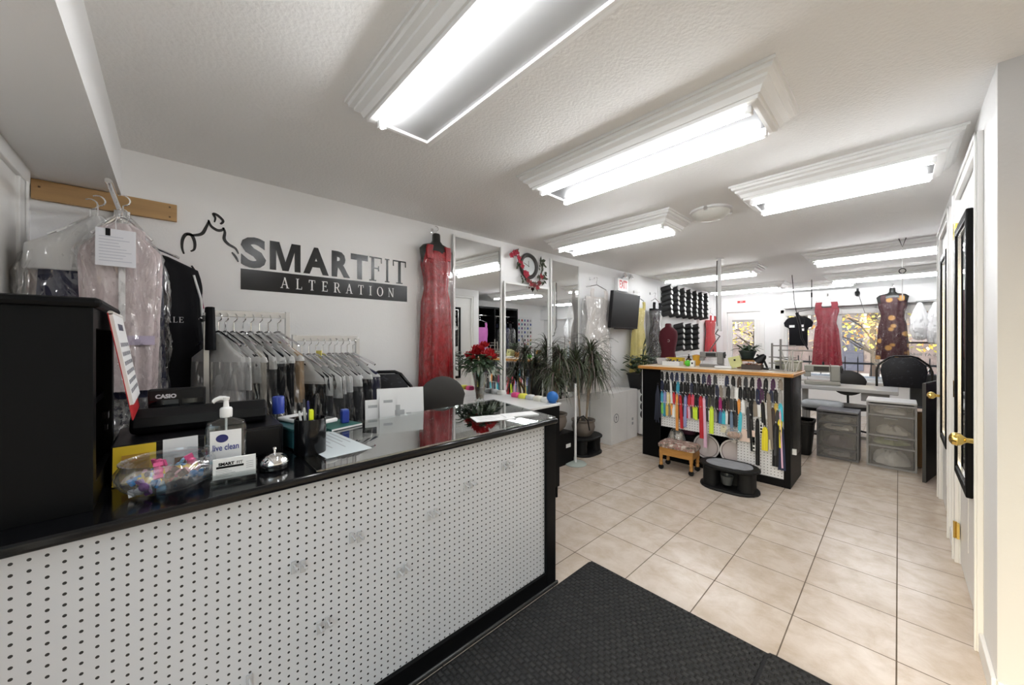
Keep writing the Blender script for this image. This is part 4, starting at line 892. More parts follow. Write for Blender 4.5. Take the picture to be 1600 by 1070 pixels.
part('desk_top',G().box(0,0,.785,.84,.64,.805),M('desk_white',(.72,.72,.71),.3),t,bevel=.003); part('front_panel',G().box(.82,.02,.10,.838,.62,.785),m_black,t)
for y in (.02,.60): part('side_panel',G().box(.02,y,0,.82,y+.018,.785),m_black,t)
rr=random.Random(5)
for k,(c,nmc) in enumerate((((.75,.75,.72),'white'),((.72,.70,.62),'cream'),((.55,.56,.57),'grey'),((.75,.72,.10),'lime yellow'),((.75,.08,.25),'hot pink'),((.72,.72,.70),'white'),((.45,.45,.46),'grey'))):
    g=G().rings([[(x,y,z) for x,y in rrect(.085-i,.075-i,.02)] for z,i in ((0,.006),(.012,0),(.03,.004),(.04,.02))])
    solo('folded_cloth',g,M('fold_'+nmc.replace(' ','_'),c,.8),'small '+nmc+' folded cloth in the row along the back edge of the white desk','cloth',(-2.10-.095*k if k<5 else -2.69-.1*(k-5),2.385-.0*k,.8055),rr.uniform(-.2,.2),nmc+' folded cloths on the desk',smooth=50)
t=thing('pincushion','bright blue ball at the outer corner of the white desk','pincushion',(-2.035,2.39,.8055)); part('ball',G().sphere(0,0,.050,.05,.05,.05,16,12),M('ball_blue',(.01,.13,.45),.5),t,smooth=1)
part('base_band',G().lathe([(.03,0),(.036,.006),(.03,.012)],16),M('ball_blue_dark',(.01,.10,.35),.5),t)
# vase of red roses
t=thing('rose_vase','glass vase of red artificial roses standing on the white desk','vase of flowers',(-2.52,1.98,.8055))
part('vase',G().lathe([(.042,0),(.046,.004),(.036,.02),(.040,.08),(.052,.18),(.070,.26),(.066,.26),(.048,.18),(.036,.08),(.02,.03)],28),clear_glass('vase_glass',(.88,.91,.90),.12,.03,.7),t,smooth=60)
rr=random.Random(8); g=G()
for k in range(9):
    a=rr.uniform(0,6.28); q=rr.uniform(.02,.12); g.tube([(rr.uniform(-.02,.02),rr.uniform(-.02,.02),.02),(q*.3*cos(a),q*.3*sin(a),.24),(q*cos(a),q*sin(a),.40)],.004,5)
part('stems',g,M('stem_green',(.05,.09,.03),.7),t)
part('pebbles',G().lathe([(.01,.03),(.030,.03),(.033,.07),(.038,.12),(.01,.125)],16),M('pebble_brown',(.14,.10,.07),.6,var=.6,vscale=70),t)
g=G()
for k in range(150):
    a=rr.uniform(0,6.28); q=.15*sqrt(rr.random()); z=.26+.15*rr.random(); d=Vector((cos(a),sin(a),rr.uniform(-.7,.3))).normalized()*rr.uniform(.05,.085)
    g.leaf((q*cos(a),q*sin(a),z),(q*cos(a)+d.x,q*sin(a)+d.y,z+d.z),.045,(0,0,1),.15,3)
part('leaves',g,M('rose_leaf',(.022,.05,.020),.5,var=.3,vscale=30),t)
g=G()
for k in range(26):
    a=rr.uniform(0,6.28); q=.16; z=.24+.06*rr.random(); g.leaf((q*.6*cos(a),q*.6*sin(a),z+.05),(q*cos(a),q*sin(a),z-.03),.02,(0,0,1),.1,3)
part('filler_leaves',g,M('pale_leaf_grey',(.28,.33,.26),.6),t)
m_rose=M('rose_red',(.42,.006,.012),.5)
for k,(x,y,z) in enumerate(((-.12,-.04,.44),(-.10,.05,.46),(-.03,-.09,.43),(-.05,0,.50),(.02,.04,.53),(.05,-.04,.50),(.09,.05,.47),(.12,-.02,.45),(.06,.10,.44),(-.02,.10,.46),(-.14,.02,.40),(.0,-.05,.47),(.15,.04,.43))):
    g=G()
    for ring,(n_,r0,hh) in enumerate(((3,.012,.05),(5,.026,.045),(6,.042,.034))):
        for j in range(n_):
            a=2*pi*j/n_+ring; g.leaf((.4*r0*cos(a),.4*r0*sin(a),-.025),(r0*cos(a)*1.15,r0*sin(a)*1.15,hh-.02),.05,(-cos(a),-sin(a),.3),-.12,3)
    part('rose',g,m_rose,t,loc=(x*.9,y*.9,z-.03))
# ------------------------------------------------------------------ along the left wall, beyond the mirrors
def step_stool(label,loc,rz,grey_top):
    t=thing('step_stool',label,'stool',loc,rz,'black plastic step stools')
    def stad(w,d,n=10):
        r=d/2; return [(w/2-r+r*cos(a),r*sin(a)) for a in [radians(-90+180*i/n) for i in range(n+1)]]+[(-w/2+r+r*cos(a),r*sin(a)) for a in [radians(90+180*i/n) for i in range(n+1)]]
    def rg(w,d,z): return [(x,y,z) for x,y in stad(w,d)]
    part('base_plate',G().rings([rg(.46,.33,0),rg(.465,.335,.012),rg(.455,.325,.022)]),m_rub,t)
    for sx in (-1,1):
        g=G().rings([[(sx*.135+x,y,z) for x,y in rrect(.12,.22*q,.05)] for z,q in ((.02,1.05),(.10,1),(.185,1.08))]); part('leg',g,m_rub,t,smooth=50)
    part('back_web',G().box(-.08,.03,.02,.08,.09,.185),m_rub,t)
    part('top_plate',G().rings([rg(.44,.31,.182),rg(.47,.34,.190),rg(.47,.34,.205),rg(.45,.32,.212)]),m_rub,t)
    if grey_top:
        rr=random.Random(2); P=[(x*(1+rr.uniform(-.06,.05)),y*(1+rr.uniform(-.06,.04)),z) for x,y,z in rg(.36,.25,.2125)]
        part('worn_top',G().rings([P,[(x,y,.2140) for x,y,z in P]]),M('worn_grey',(.30,.31,.34),.45,var=.15,vscale=14),t)
    part('drain_cup',G().lathe([(.035,.055),(.05,.13),(.053,.135),(.045,.135),(.03,.06)],20),M('cup_smoke',(.06,.065,.065),.3),t,loc=(0,-.085,0)) if grey_top else None
    return t
step_stool('black step stool under the right-hand spiky plant by the mirrors',(-2.57,3.61,0),pi/2,False)
def pot(t,r,h,c='pot_clay',col=(.15,.125,.105)):
    m=M(c,col,.5,var=.12,vscale=6)
    part('pot',G().lathe([(r*.62,0),(r*.9,h*.25),(r*1.02,h*.55),(r*.93,h*.85),(r*1.03,h*.90),(r*1.05,h),(r*.95,h),(r*.88,h*.9),(r*.01,h*.88)],32),m,t,smooth=50)
    part('soil',G().lathe([(r*.86,h*.86),(r*.86,h*.905),(.005,h*.91)],24),M('soil',(.03,.022,.016),.95),t)
m_drac=M('dragon_leaf',(.055,.072,.035),.5,var=.35,vscale=18); m_drac2=M('dragon_leaf_dark',(.075,.055,.045),.5,var=.3,vscale=20)
def dracaena(label,loc,seed,r,h,stems,nleaf,L):
    rr=random.Random(seed); t=thing('spiky_plant',label,'plant',loc,0,None); pot(t,r,h)
    for (sx,sy,tz,ox,oy) in stems:
        g=G(); g.tube([(sx,sy,h*.9),(sx+ox*.4,sy+oy*.4,h+.5*(tz-h)),(sx+ox,sy+oy,tz)],.012,7,.009); part('cane',g,M('cane_tan',(.28,.22,.16),.7,var=.2,vscale=30),t)
        g=G()
        for k in range(nleaf):
            g.mat(k%4==0); a=rr.uniform(0,6.28); e=rr.uniform(-.25,1.35); ll=L*rr.uniform(.65,1.1); z0=tz-.16*rr.random()
            b=Vector((sx+ox,sy+oy,z0)); d=Vector((cos(a)*cos(e),sin(a)*cos(e),sin(e))); side=d.cross(Vector((0,0,1))).normalized(); v=[];f=[]; w=rr.uniform(.006,.010); n=6; p=b.copy(); dd=d.copy()
            for i in range(n+1):
                q=i/n; ww=w*(1-.9*q**2.2)
                v+=[tuple(p-side*ww),tuple(p+Vector((0,0,-.002))),tuple(p+side*ww)]
                p=p+dd*(ll/n); dd=(dd+Vector((0,0,-.30-.12*cos(e)))).normalized()
                if p.x<-2.81-loc[0]: p.x=-2.81-loc[0]
            for i in range(n):
                k3=i*3; f+=[(k3,k3+1,k3+4,k3+3),(k3+1,k3+2,k3+5,k3+4)]
            g.add(v,f)
        part('leaf_crown',g,[m_drac,m_drac2],t)
    return t
dracaena('spiky dragon plant in a clay pot, the right one on the black step stool',(-2.57,3.58,.2125),4,.135,.19,[(.03,.02,1.02,.03,.05),(-.03,-.02,.90,-.02,-.06),(.0,.05,.82,.06,.10)],130,.38)
dracaena('spiky dragon plant in a clay pot, the left one against the mirrors',(-2.61,3.10,.345),6,.135,.19,[(.03,.0,.86,.02,.04),(-.03,.03,.76,-.02,.08),(.02,-.04,.66,.05,-.05)],80,.33)
t=thing('plant_stand','low black box stand under the left spiky plant','stand',(-2.62,3.06,0)); part('box',G().box(-.17,-.18,.0,.17,.18,.34),m_black,t,bevel=.004); part('white_tag',G().box(.1705,.04,.18,.172,.12,.22),m_paper,t)
t=thing('pole_stand','white pole on a round grey base in front of the spiky plants','stand',(-2.40,3.20,0)); m_sage=M('sage_base',(.42,.47,.43),.4)
part('base',G().lathe([(.115,0),(.12,.006),(.11,.014),(.02,.02)],32),m_sage,t,smooth=50); part('pole',G().tube([(0,0,.015),(0,0,.87)],.013,12),m_white,t,smooth=1); part('clamp_lamp',G().tube([(.0,.013,.42),(.03,.03,.50),(.06,.06,.52),(.09,.10,.47),(.10,.12,.36)],.008,8),m_blackp,t,smooth=1)
# white boxes and covered table
t=thing('white_box','tall white carton with small printed marks beside the spiky plants','box',(-2.62,4.42,0)); part('carton',G().box(-.20,-.34,0,.12,.33,.66),M('carton_white',(.74,.73,.72),.55,var=.04,vscale=5),t,bevel=.004)
part('tape_seam',G().box(.1202,.05,.0,.1208,.055,.66),M('seam_grey',(.55,.54,.53),.6),t)
for y,z in ((.20,.20),(.20,.26)): part('printed_mark',G().box(.1203,y-.02,z-.018,.1212,y+.02,z+.018),M('print_grey',(.35,.36,.38),.7),t)
g=mesh('round_mark',G().lathe([(.050,0),(.058,0),(.058,.001),(.050,.001)],24,cap0=False,cap1=False),M('print_dark',(.08,.08,.12),.6)); g.transform(Matrix.Translation((.1203,-.22,.33)) @ Matrix.Rotation(pi/2,4,'Y')); part('round_mark',g,[],t)
part('arrow_mark',G().box(.1203,-.225,.30,.1212,-.215,.36).box(.1203,-.235,.335,.1212,-.205,.345),M('print_dark',(.08,.08,.12),.6),t)
t=thing('side_table','low table under the white cloth, carrying the black planter','table',(-2.60,5.35,0)); part('table_top',G().box(-.20,-.52,.60,.16,.52,.625),m_white,t)
for x in (-.18,.14):
    for y in (-.50,.50): part('leg',G().box(x-.015,y-.015,0,x+.015,y+.015,.60),m_white,t)
def drape(x0,x1,y0,y1,z,drop,seed):
    g=G(); per=[]; n=64
    for i in range(n):
        q=i/n*4; k=int(q); u=q-k
        per.append(((x0+(x1-x0)*u,y0),(x1,y0+(y1-y0)*u),(x1-(x1-x0)*u,y1),(x0,y1-(y1-y0)*u))[k])
    cx,cy=(x0+x1)/2,(y0+y1)/2; rs=[]
    for zz,o,am in ((z+.004,-.01,0),(z+.001,.004,.0),(z-.05,.012,.004),(z-drop*.5,.018,.010),(z-drop,.024,.016)):
        rs.append([(x+(o+am*sin(i*1.7+seed))*(1 if x>cx else -1)*(abs(x-cx)>.45*(x1-x0)),y+(o+am*sin(i*1.3+seed))*(1 if y>cy else -1)*(abs(y-cy)>.45*(y1-y0)),zz) for i,(x,y) in enumerate(per)])
    return g.rings(rs,True,True,False)
m_cloth=M('white_tablecloth',(.76,.75,.74),.85,var=.06,vscale=12,stretch=(8,8,.5))
t=thing('tablecloth','white cloth hanging over the low table below the black planter','tablecloth',(-2.60,5.35,.6252)); part('cloth',drape(-.20,.162,-.525,.525,.002,.60,2),m_cloth,t,smooth=50)
t=thing('towel','striped white towel draped over the front of the covered table','towel',(-2.44,5.22,.632)); g=G()
rs=[]
for z,x in ((.0,-.30),(.012,-.05),(.010,.03),(-.04,.046),(-.25,.052),(-.50,.058),(-.60,.060)):
    rs.append([(x+.006*sin(j*1.1),-.20+.40*j/16,z) for j in range(17)]+[(x-.008+.006*sin(j*1.1),-.20+.40*j/16,z-.006) for j in range(16,-1,-1)])
part('towel_cloth',G().rings(rs),M('towel_white',(.78,.77,.76),.9),t,smooth=60)
for k in range(6): part('stripe',G().box(.0668,-.20,-.30-k*.04,.068,.20,-.294-k*.04),M('stripe_grey',(.50,.50,.50),.8),t)
t=thing('planter','black rectangular planter with a bushy broad-leaved plant on the covered table','plant',(-2.58,5.0,.645),0)
part('planter_box',G().rings([[(x,y,z) for x,y in rrect(.24+i,.40+i,.05)] for z,i in ((0,-.05),(.19,.0),(.20,.02),(.215,.02))]),M('planter_black',(.010,.010,.011),.4),t,smooth=50)
part('soil',G().box(-.09,-.17,.20,.09,.17,.218),M('soil',(.03,.022,.016),.95),t)
m_bl1=M('broad_leaf',(.022,.045,.020),.35,var=.4,vscale=20)
rr=random.Random(21); g=G(); gs=G()
for k in range(80):
    a=rr.uniform(0,6.28); q=rr.uniform(.03,.23); z=.26+.20*rr.random()-.3*max(0,q-.15); y=q*sin(a)*1.25; x=max(-.17,q*cos(a)*.8); gs.tube([(x*.25,y*.4,.2),(x*.7,y*.8,z*.9),(x,y,z)],.0035,5) if k%2==0 else None
    d=Vector((cos(a),sin(a),rr.uniform(-.4,.6))).normalized()*rr.uniform(.08,.12); d.x=max(d.x,-.05); g.leaf((x,y,z),(x+d.x,y+d.y,z+d.z),.07,(rr.uniform(-.3,.3),0,1),.12,3)
for (y,z) in ((.06,.52),(.02,.47),(.12,.50),(.05,.62)):
    gs.tube([(0,y*.5,.2),(.02,y,z)],.005,5); g.leaf((.02,y,z),(.05,y+rr.uniform(-.05,.08),z+.10),.06,(1,0,0),.1,3)
part('leaves',g,m_bl1,t); part('stems',gs,M('stem_green',(.05,.09,.03),.7),t)
# bagged dresses on hooks along the wall, TV, exit sign
def wall_hook(label,y,z): solo('wall_hook',G().box(0,-.012,0,.004,.012,.04).tube([(.003,0,.01),(.03,0,.008),(.072,0,.012),(.078,0,.03)],.003,6),m_chrome,label,'hook',(XL+.0005,y,z))
c_ivory=M('ivory_dress',(.72,.69,.66),.8,var=.12,vscale=5)
clean=plastic_film('long_clear_bag',(.95,.95,.95),.14,.09,6.,.9,(1.4,1.4,.4),.10)
gown('ivory wedding dress in a long cloudy bag between the right mirror and the television',(XL+.11,4.10,2.07),pi/2,.25,0,1.40,c_ivory,None,clean,1.30,7,'bagged_dress',False,hd=.05)
wall_hook('small chrome hook above the ivory wedding dress',4.10,2.14)
c_yel=M('yellow_chiffon',(.68,.58,.20),.75,var=.12,vscale=6)
gown('pale yellow dress in a bag hanging behind the television',(XL+.08,5.28,2.0),pi/2,.19,0,1.20,c_yel,None,filmr,1.25,9,'bagged_dress',False,hd=.04)
wall_hook('small chrome hook above the pale yellow dress',5.28,2.07)
gown('long black dress in a clear bag between the yellow dress and the spool board',(XL+.09,5.82,2.02),pi/2,.16,0,1.30,c_black,None,film,1.15,11,'bagged_dress',False,hd=.045)
wall_hook('small chrome hook above the long black dress',5.82,2.09)
gown('bright red dress in a bag at the far left corner, past the spool board',(XL+.08,8.42,1.92),pi/2,.20,0,.92,M('bright_red_cloth',(.50,.02,.03),.5,var=.15,vscale=12),None,filmr,1.05,13,'bagged_dress',False,hd=.06)
wall_hook('small chrome hook above the bright red dress',8.42,1.99)
t=thing('television','black flat television on a wall bracket beside the exit sign','television',(XL+.16,4.70,1.505)); t.rotation_euler=(0,radians(5),radians(4))
part('casing',G().box(-.03,-.42,0,.02,.42,.50),m_blackp,t,bevel=.006); part('screen',G().box(.0202,-.405,.02,.0215,.405,.485),M('screen_off',(.002,.002,.0025),.4,spec=.1),t); part('stand_edge',G().box(.0,-.30,-.012,.018,.30,-.001),m_blackg,t)
part('wall_bracket',G().box(-.125,-.05,.20,-.031,.05,.30),m_blackp,t)
t=thing('exit_sign','lit white EXIT sign with red letters above the television','sign',(XL,4.88,2.06))
part('housing',G().box(.001,-.15,0,.05,.15,.185),m_white,t,bevel=.004)
part('face',G().box(.0502,-.14,.012,.052,.14,.173),EM('exit_face',(.85,.80,.78),.10),t)
me=rotmesh(sans('EXIT',.135,.006),Matrix.Translation((.0528,0,.092)) @ LEFTW @ Matrix.Diagonal((.80,1.15,1,1))); me.materials.append(M('exit_red',(.60,.03,.03),.4)); part('lettering',me,[],t)
t=thing('emergency_lamps','chrome twin emergency lamps mounted on top of the exit sign','lamp',(XL,4.98,2.2455)); part('bar',G().box(.002,-.10,0,.045,.10,.02),m_white,t)
for y in (-.08,.10):
    g=G(); g.at(.055,y,.045,ry=radians(65)).lathe([(.012,-.03),(.03,-.01),(.042,.025),(.038,.028),(.005,.02)],20); part('lamp_head',g,m_chrome,t,smooth=50)
# spool racks
t=thing('spool_board','white board on the wall with rows of pegs for black spools','board',(XL,6.1,1.05)); part('board',G().box(.0002,0,0,.014,2.0,1.20),M('board_white',(.80,.80,.79),.4),t); part('ledge',G().box(.015,0,-.02,.10,2.0,0),m_white,t,bevel=.003)
m_sp=M('black_spool',(.010,.010,.011),.55); m_cap=M('spool_cap',(.62,.62,.61),.4)
g=G(); g.mat(0).lathe([(.046,.012),(.050,.02),(.050,.17),(.046,.178)],16); g.mat(1).lathe([(.030,0),(.030,.0118)],12).lathe([(.033,.1785),(.036,.186),(.012,.19)],12)
spm=mesh('black_spool',g,[m_sp,m_cap]); spm.transform(Matrix.Rotation(radians(78),4,'Y')); spm.shade_smooth(); spm.set_sharp_from_angle(angle=radians(40))
def spool(y,z,row,grp):
    o=bpy.data.objects.new('black_spool',spm); COL.objects.link(o); o.location=(XL+.022,y,z); tag(o,row,'spool',grp)
for c in range(7):
    for r in range(6): spool(6.22+c*.285-.02*(r%2),1.78+r*.084-.0*c,'black spool with a pale end cap pegged on the upper rows of the white board',"black spools on the upper rows")
for c in range(3):
    for r in range(5): spool(6.72+c*.36,1.17+r*.10,'black spool with a pale end cap pegged on the lower rows of the white board',"black spools on the lower rows")
# dress-maker's dummy behind the zipper counter
t=thing('dress_form','dark red dress-maker dummy on a stand behind the zipper counter','mannequin',(-2.24,5.15,0)); m_mar=M('maroon_felt',(.085,.006,.014),.85)
L=[(.90,.13,.085),(.97,.145,.095),(1.06,.13,.085),(1.16,.105,.075),(1.24,.115,.085),(1.33,.14,.105,0,-.01),(1.40,.145,.095),(1.46,.14,.07),(1.50,.10,.055),(1.525,.05,.045),(1.565,.045,.042),(1.575,.03,.03)]
part('torso',loft([(l[0],l[1]*.84,*l[2:]) for l in L],32),m_mar,t,smooth=60,rot=None)
for z,x in ((1.33,.05),(1.06,.03)):
    g=mesh('adjuster_dial',G().lathe([(.012,0),(.018,0),(.018,.004),(.012,.004)],20,cap0=False,cap1=False),M('dial_pale',(.45,.35,.35),.5)); g.transform(Matrix.Translation((x,-.105,z)) @ Matrix.Rotation(pi/2,4,'X')); part('adjuster_dial',g,[],t)
part('stand_pole',G().tube([(0,0,.02),(0,0,.92)],.012,10),m_blackp,t)
part('stand_base',G().lathe([(.15,0),(.15,.012),(.03,.03)],24),m_blackp,t)
# ------------------------------------------------------------------ zipper counter in the middle of the room
ZX0,ZX1,ZY,ZD,ZT=-2.07,-.665,4.06,.52,1.04
t=thing('zipper_counter','island counter with a wooden top and white pegboard full of hanging zippers','counter',(ZX0,ZY,0)); W_=ZX1-ZX0
m_peg2=pegboard_mat('white_pegboard_small',(.78,.77,.78),.0270,.0042,(0,2),(.10,.09,.10))
m_oak=M('honey_oak',(.56,.27,.07),.35,var=.2,vscale=5,stretch=(.6,6,6))
part('end_panel',G().box(0,0,0,.215,.02,1.005).box(0,.02,0,.02,ZD,1.005),m_black,t,bevel=.003)
part('end_post',G().box(W_-.05,0,0,W_,.02,1.005).box(W_-.02,.02,0,W_,ZD,1.005),m_black,t,bevel=.003)
part('plinth',G().box(.215,.004,0,W_-.05,.03,.07),m_black,t)
part('pegboard_panel',G().box(.216,.020,.365,W_-.051,.026,1.0),m_peg2,t)
part('pegboard_panel',G().box(.98,.0195,.071,W_-.051,.0255,.364),m_peg2,t)
part('shelf_floor',G().box(.216,.03,.05,W_-.051,ZD-.02,.07),m_black,t)
part('back_panel',G().box(.02,ZD-.02,.07,W_-.02,ZD,1.005),m_black,t)
part('worktop',G().rings([[(x,y,z) for x,y in ((-.04-i,-.04-i),(W_+.03+i,-.04-i),(W_+.03+i,ZD+.03+i),(-.04-i,ZD+.03+i))] for z,i in ((1.006,-.012),(1.012,0),(1.018,.0),(1.021,-.006),(1.026,-.006),(1.029,0),(1.036,0),(1.04,-.008))]),m_oak,t)
part('worktop_surface',G().box(-.015,-.015,1.0402,W_+.005,ZD+.005,1.0412),M('pale_top',(.66,.55,.42),.4,var=.1,vscale=4),t)
# zippers: one closed loop of tape with teeth and slider, hung on a peg; copies share mesh
zc={'black':(.005,.005,.006),'navy':(.022,.028,.07),'charcoal':(.05,.05,.055),'brown':(.07,.045,.035),'plum':(.07,.02,.07),'grey':(.30,.29,.28),'taupe':(.24,.20,.16),'olive':(.07,.07,.045),'white':(.78,.78,.78),'teal':(.05,.30,.42),'blue':(.05,.16,.34),'lavender':(.30,.32,.58),'red':(.50,.02,.03),'coral':(.72,.10,.16),'pink':(.70,.45,.58),'orange':(.78,.33,.08),'gold':(.62,.45,.10),'lime':(.62,.80,.05),'yellow':(.80,.68,.03),'cream':(.72,.64,.40),'turquoise':(.06,.50,.62),'magenta':(.35,.02,.15),'green':(.20,.55,.12),'dusty pink':(.50,.33,.35),'slate':(.16,.22,.32)}
zm={}
def zipmesh(col,L,w):
    key=(col,round(L,2),w)
    if key in zm: return zm[key]
    g=G(); a=w/2
    def strip(x0,x1,y): 
        g.rings([[(x0*k0,y,z),(x1*k0,y,z),(x1*k0,y+.0025,z),(x0*k0,y+.0025,z)] for z,k0 in ((-L,1.0),(-L*.5,1.0),(-.03,.9),(-.008,.55),(0,.35))])
    g.mat(0); strip(-a,-.0012,-.006); strip(.0012,a,-.006); strip(-a*.95,a*.95,.0005)
    g.mat(1).box(-.0022,-.0068,-L+.004,.0022,-.0052,-.03).box(-.005,-.0095,-.055,.005,-.0065,-.035).box(-.002,-.0095,-.075,.002,-.008,-.055)
    dark=sum(zc[col])<.5
    me=mesh('zipper',g,[M('zip_'+col.replace(' ','_'),zc[col],.75),M('zip_metal',(.05,.048,.046),.5,.3) if dark else M('zip_'+col.replace(' ','_')+'_teeth',tuple(min(1,x*1.15+.02) for x in zc[col]),.5)])
    zm[key]=me; return me
rz_=random.Random(31); pegm=None
def peg(x,z):
    global pegm
    if pegm is None:
        g=G().tube([(0,.0,0),(0,-.035,0),(0,-.045,.004),(0,-.047,.014)],.003,6).box(-.008,-.004,-.012,.008,0,.012); pegm=mesh('peg',g,m_white)
    o=bpy.data.objects.new('peg',pegm); COL.objects.link(o); o.parent=ZCT; o.location=(x,.0195,z)
ZCT=t
ROWN={0:'top row',1:'second row',2:'third row',3:'fourth row'}
def zipper(x,z,col,L,w=.030,row=0,lab=None,dy=0):
    o=bpy.data.objects.new('zipper',zipmesh(col,L,w)); COL.objects.link(o); o.location=(ZX0+x,ZY+.004+dy,z); o.rotation_euler=(rz_.uniform(-.02,.02)+.01,rz_.uniform(-.05,.05),rz_.uniform(-.25,.25))
    lb=lab or f'{col} zipper hanging in the {ROWN[row]} of the pegboard counter'
    tag(o,lb,'zipper',f'{col} zippers in the {ROWN[row]}' if not lab else None)
rowsz=[.985,.885,.765,.635]
R0='black black navy navy navy charcoal black black navy plum charcoal - navy black brown charcoal black plum black plum taupe'.split()
R1='navy black black black black teal black black black navy black black black black black black navy taupe grey black grey white black black black black navy plum black navy black grey'.split()
R2='teal lavender cream gold red lavender navy black plum red coral black plum black navy olive charcoal black magenta black brown charcoal black orange white grey black taupe white cream white grey gold turquoise'.split()
R3='green teal gold taupe orange white cream olive cream navy red pink olive lime lime black olive olive charcoal white slate grey navy blue turquoise white black black charcoal'.split()
for row,(lst,L,w) in enumerate(((R0,.11,.036),(R1,.14,.034),(R2,.15,.033),(R3,.14,.033))):
    n=len(lst); x0,x1=.235,(W_-.075 if row!=3 else .97)
    for k,c in enumerate(lst):
        if c=='-': continue
        x=x0+(x1-x0)*k/(n-1); peg(x,rowsz[row]+.004)
        zipper(x,rowsz[row],c,L*rz_.choice((.9,1.0,1.1)),w,row)
for x,z,c,L,w,lab in ((.405,.75,'orange',.40,.030,'long orange zipper hanging below the row, near the left of the counter front'),(.44,.74,'red',.36,.030,'long bright red zipper hanging down to the left of the lavender one'),(.495,.74,'lavender',.34,.030,'long lavender zipper hanging down beside the bright red one'),(.650,.755,'red',.44,.040,'very long red ribbon-like zipper hanging down to the wooden stool'),(.680,.745,'pink',.52,.032,'very long pale pink zipper hanging beside the red one'),(.755,.66,'lime',.28,.040,'wide lime green zipper hanging low in the middle'),(.935,.635,'slate',.28,.028,'long slate blue zipper hanging low, right of the middle'),(1.015,.64,'turquoise',.20,.030,'turquoise zipper hanging low, right of the slate blue one'),(1.155,.60,'black',.44,.034,'long black zipper hanging left of the card of buttons'),(1.24,.85,'taupe',.52,.036,'long taupe zipper slanting down on the right'),(1.30,.58,'black',.40,.05,'wide black zipper bundle hanging low on the right'),(1.36,.62,'yellow',.26,.036,'mustard yellow zipper hanging on the right of the counter'),(1.345,.56,'navy',.40,.06,'wide navy zipper bundle hanging lowest at the right'),(1.405,.70,'pink',.52,.014,'thin pink cord hanging at the right end'),(.335,.90,'white',.26,.022,'long white cord zipper hanging at the upper left'),(1.215,.53,'yellow',.22,.05,'wide bright yellow zipper above the lower right shelf')):
    xx=min(x,W_-.075); peg(xx,z+.004); zipper(xx,z,c,L,w,0,lab,-.012)
for x,z,c,L,lab in ((1.075,.70,'charcoal',.30,'long charcoal zipper third from the right group, above the peach packet'),(1.195,.76,'black',.36,'long black zipper hanging beside the taupe slanting zipper'),(1.275,.72,'brown',.34,'long brown zipper hanging right of the taupe slanting zipper'),(1.10,.62,'black',.34,'long black zipper hanging just left of the buttons'),(1.31,.70,'charcoal',.42,'long charcoal zipper over the dark bundle at the right')):
    peg(x,z+.004); zipper(x,z,c,L,.034,0,lab,-.008)
for r in range(6):
    for c in range(4):
        o=bpy.data.objects.new('black_spool',spm); COL.objects.link(o); o.location=(ZX0-.022,ZY+.09+c*.115,.42+r*.095); o.rotation_euler=(0,0,pi); o.scale=(.2,.85,.85); tag(o,'black spool pegged on the left end of the zipper counter, seen in the wall mirror','spool','black spools on the counter end')
part('spool_panel',G().box(-.0215,.03,.36,-.0005,ZD-.02,.99),M('board_white',(.80,.80,.79),.4),ZCT)
# bundle of dark cords at the left panel
t=thing('cord_bundle','bundle of dark navy cords hanging on the left black panel','cords',(ZX0+.19,ZY-.004,.82)); rr=random.Random(3)
part('hook',G().box(-.01,-.012,.0,.01,.0025,.03),m_blackp,t)
g=G()
for k in range(12):
    x=rr.uniform(-.05,.05); g.tube([(0,-.012,.01),(x*.6,-.02-.01*rr.random(),-.10),(x,-.02-.015*rr.random(),-.34-.08*rr.random())],.004,5)
part('cords',g,M('cord_navy',(.035,.04,.06),.5),t)
# cards, packets and hoops hung low on the counter front
def packet(nm,label,x,z,w,h,c,cat='packet',extra=None,y=-.006):
    t=thing(nm,label,cat,(ZX0+x,ZY+y,z)); part('card',G().box(-w/2,-.004,0,w/2,0,h),M('card_'+label.split()[0],c,.5),t); part('hang_hole',G().box(-.008,-.0046,h-.014,.008,-.0041,h-.008),m_black,t)
    if extra: extra(t,w,h)
def dots(t,w,h):
    for k in range(3):
        g=G(); g.at(0,-.0041,h*(.2+.27*k),rx=pi/2).lathe([(.009,0),(.009,.003),(.003,.004)],12); part('button',g,m_black,t)
packet('button_card','white card with three black buttons, upper one beside the yellow zipper',1.185,.455,.055,.11,(.78,.77,.75),'card',dots)
packet('button_card','narrow white card with black buttons, hanging low beside the long black zipper',1.125,.29,.045,.13,(.77,.76,.74),'card',dots)
packet('needle_packet','cream packet on the pegboard below the lime zipper',.865,.415,.055,.065,(.70,.66,.48))
packet('needle_packet','small cream packet hanging low at the right',1.265,.33,.045,.09,(.66,.60,.42))
packet('lace_packet','pale peach packet of trims at the middle of the pegboard edge',1.07,.36,.13,.12,(.74,.58,.50))
t=thing('trim_bag','clear bag of peach and white trims above the right hoop','bag',(ZX0+.96,ZY-.03,.36)); part('bag',G().sphere(0,0,.06,.075,.025,.06,16,10),plastic_film('small_bag',(.9,.9,.9),.2,.2,10),t,smooth=1)
part('trims',G().sphere(0,0,.05,.06,.018,.035,14,8),M('trim_peach',(.62,.38,.28),.7,var=.4,vscale=40),t)
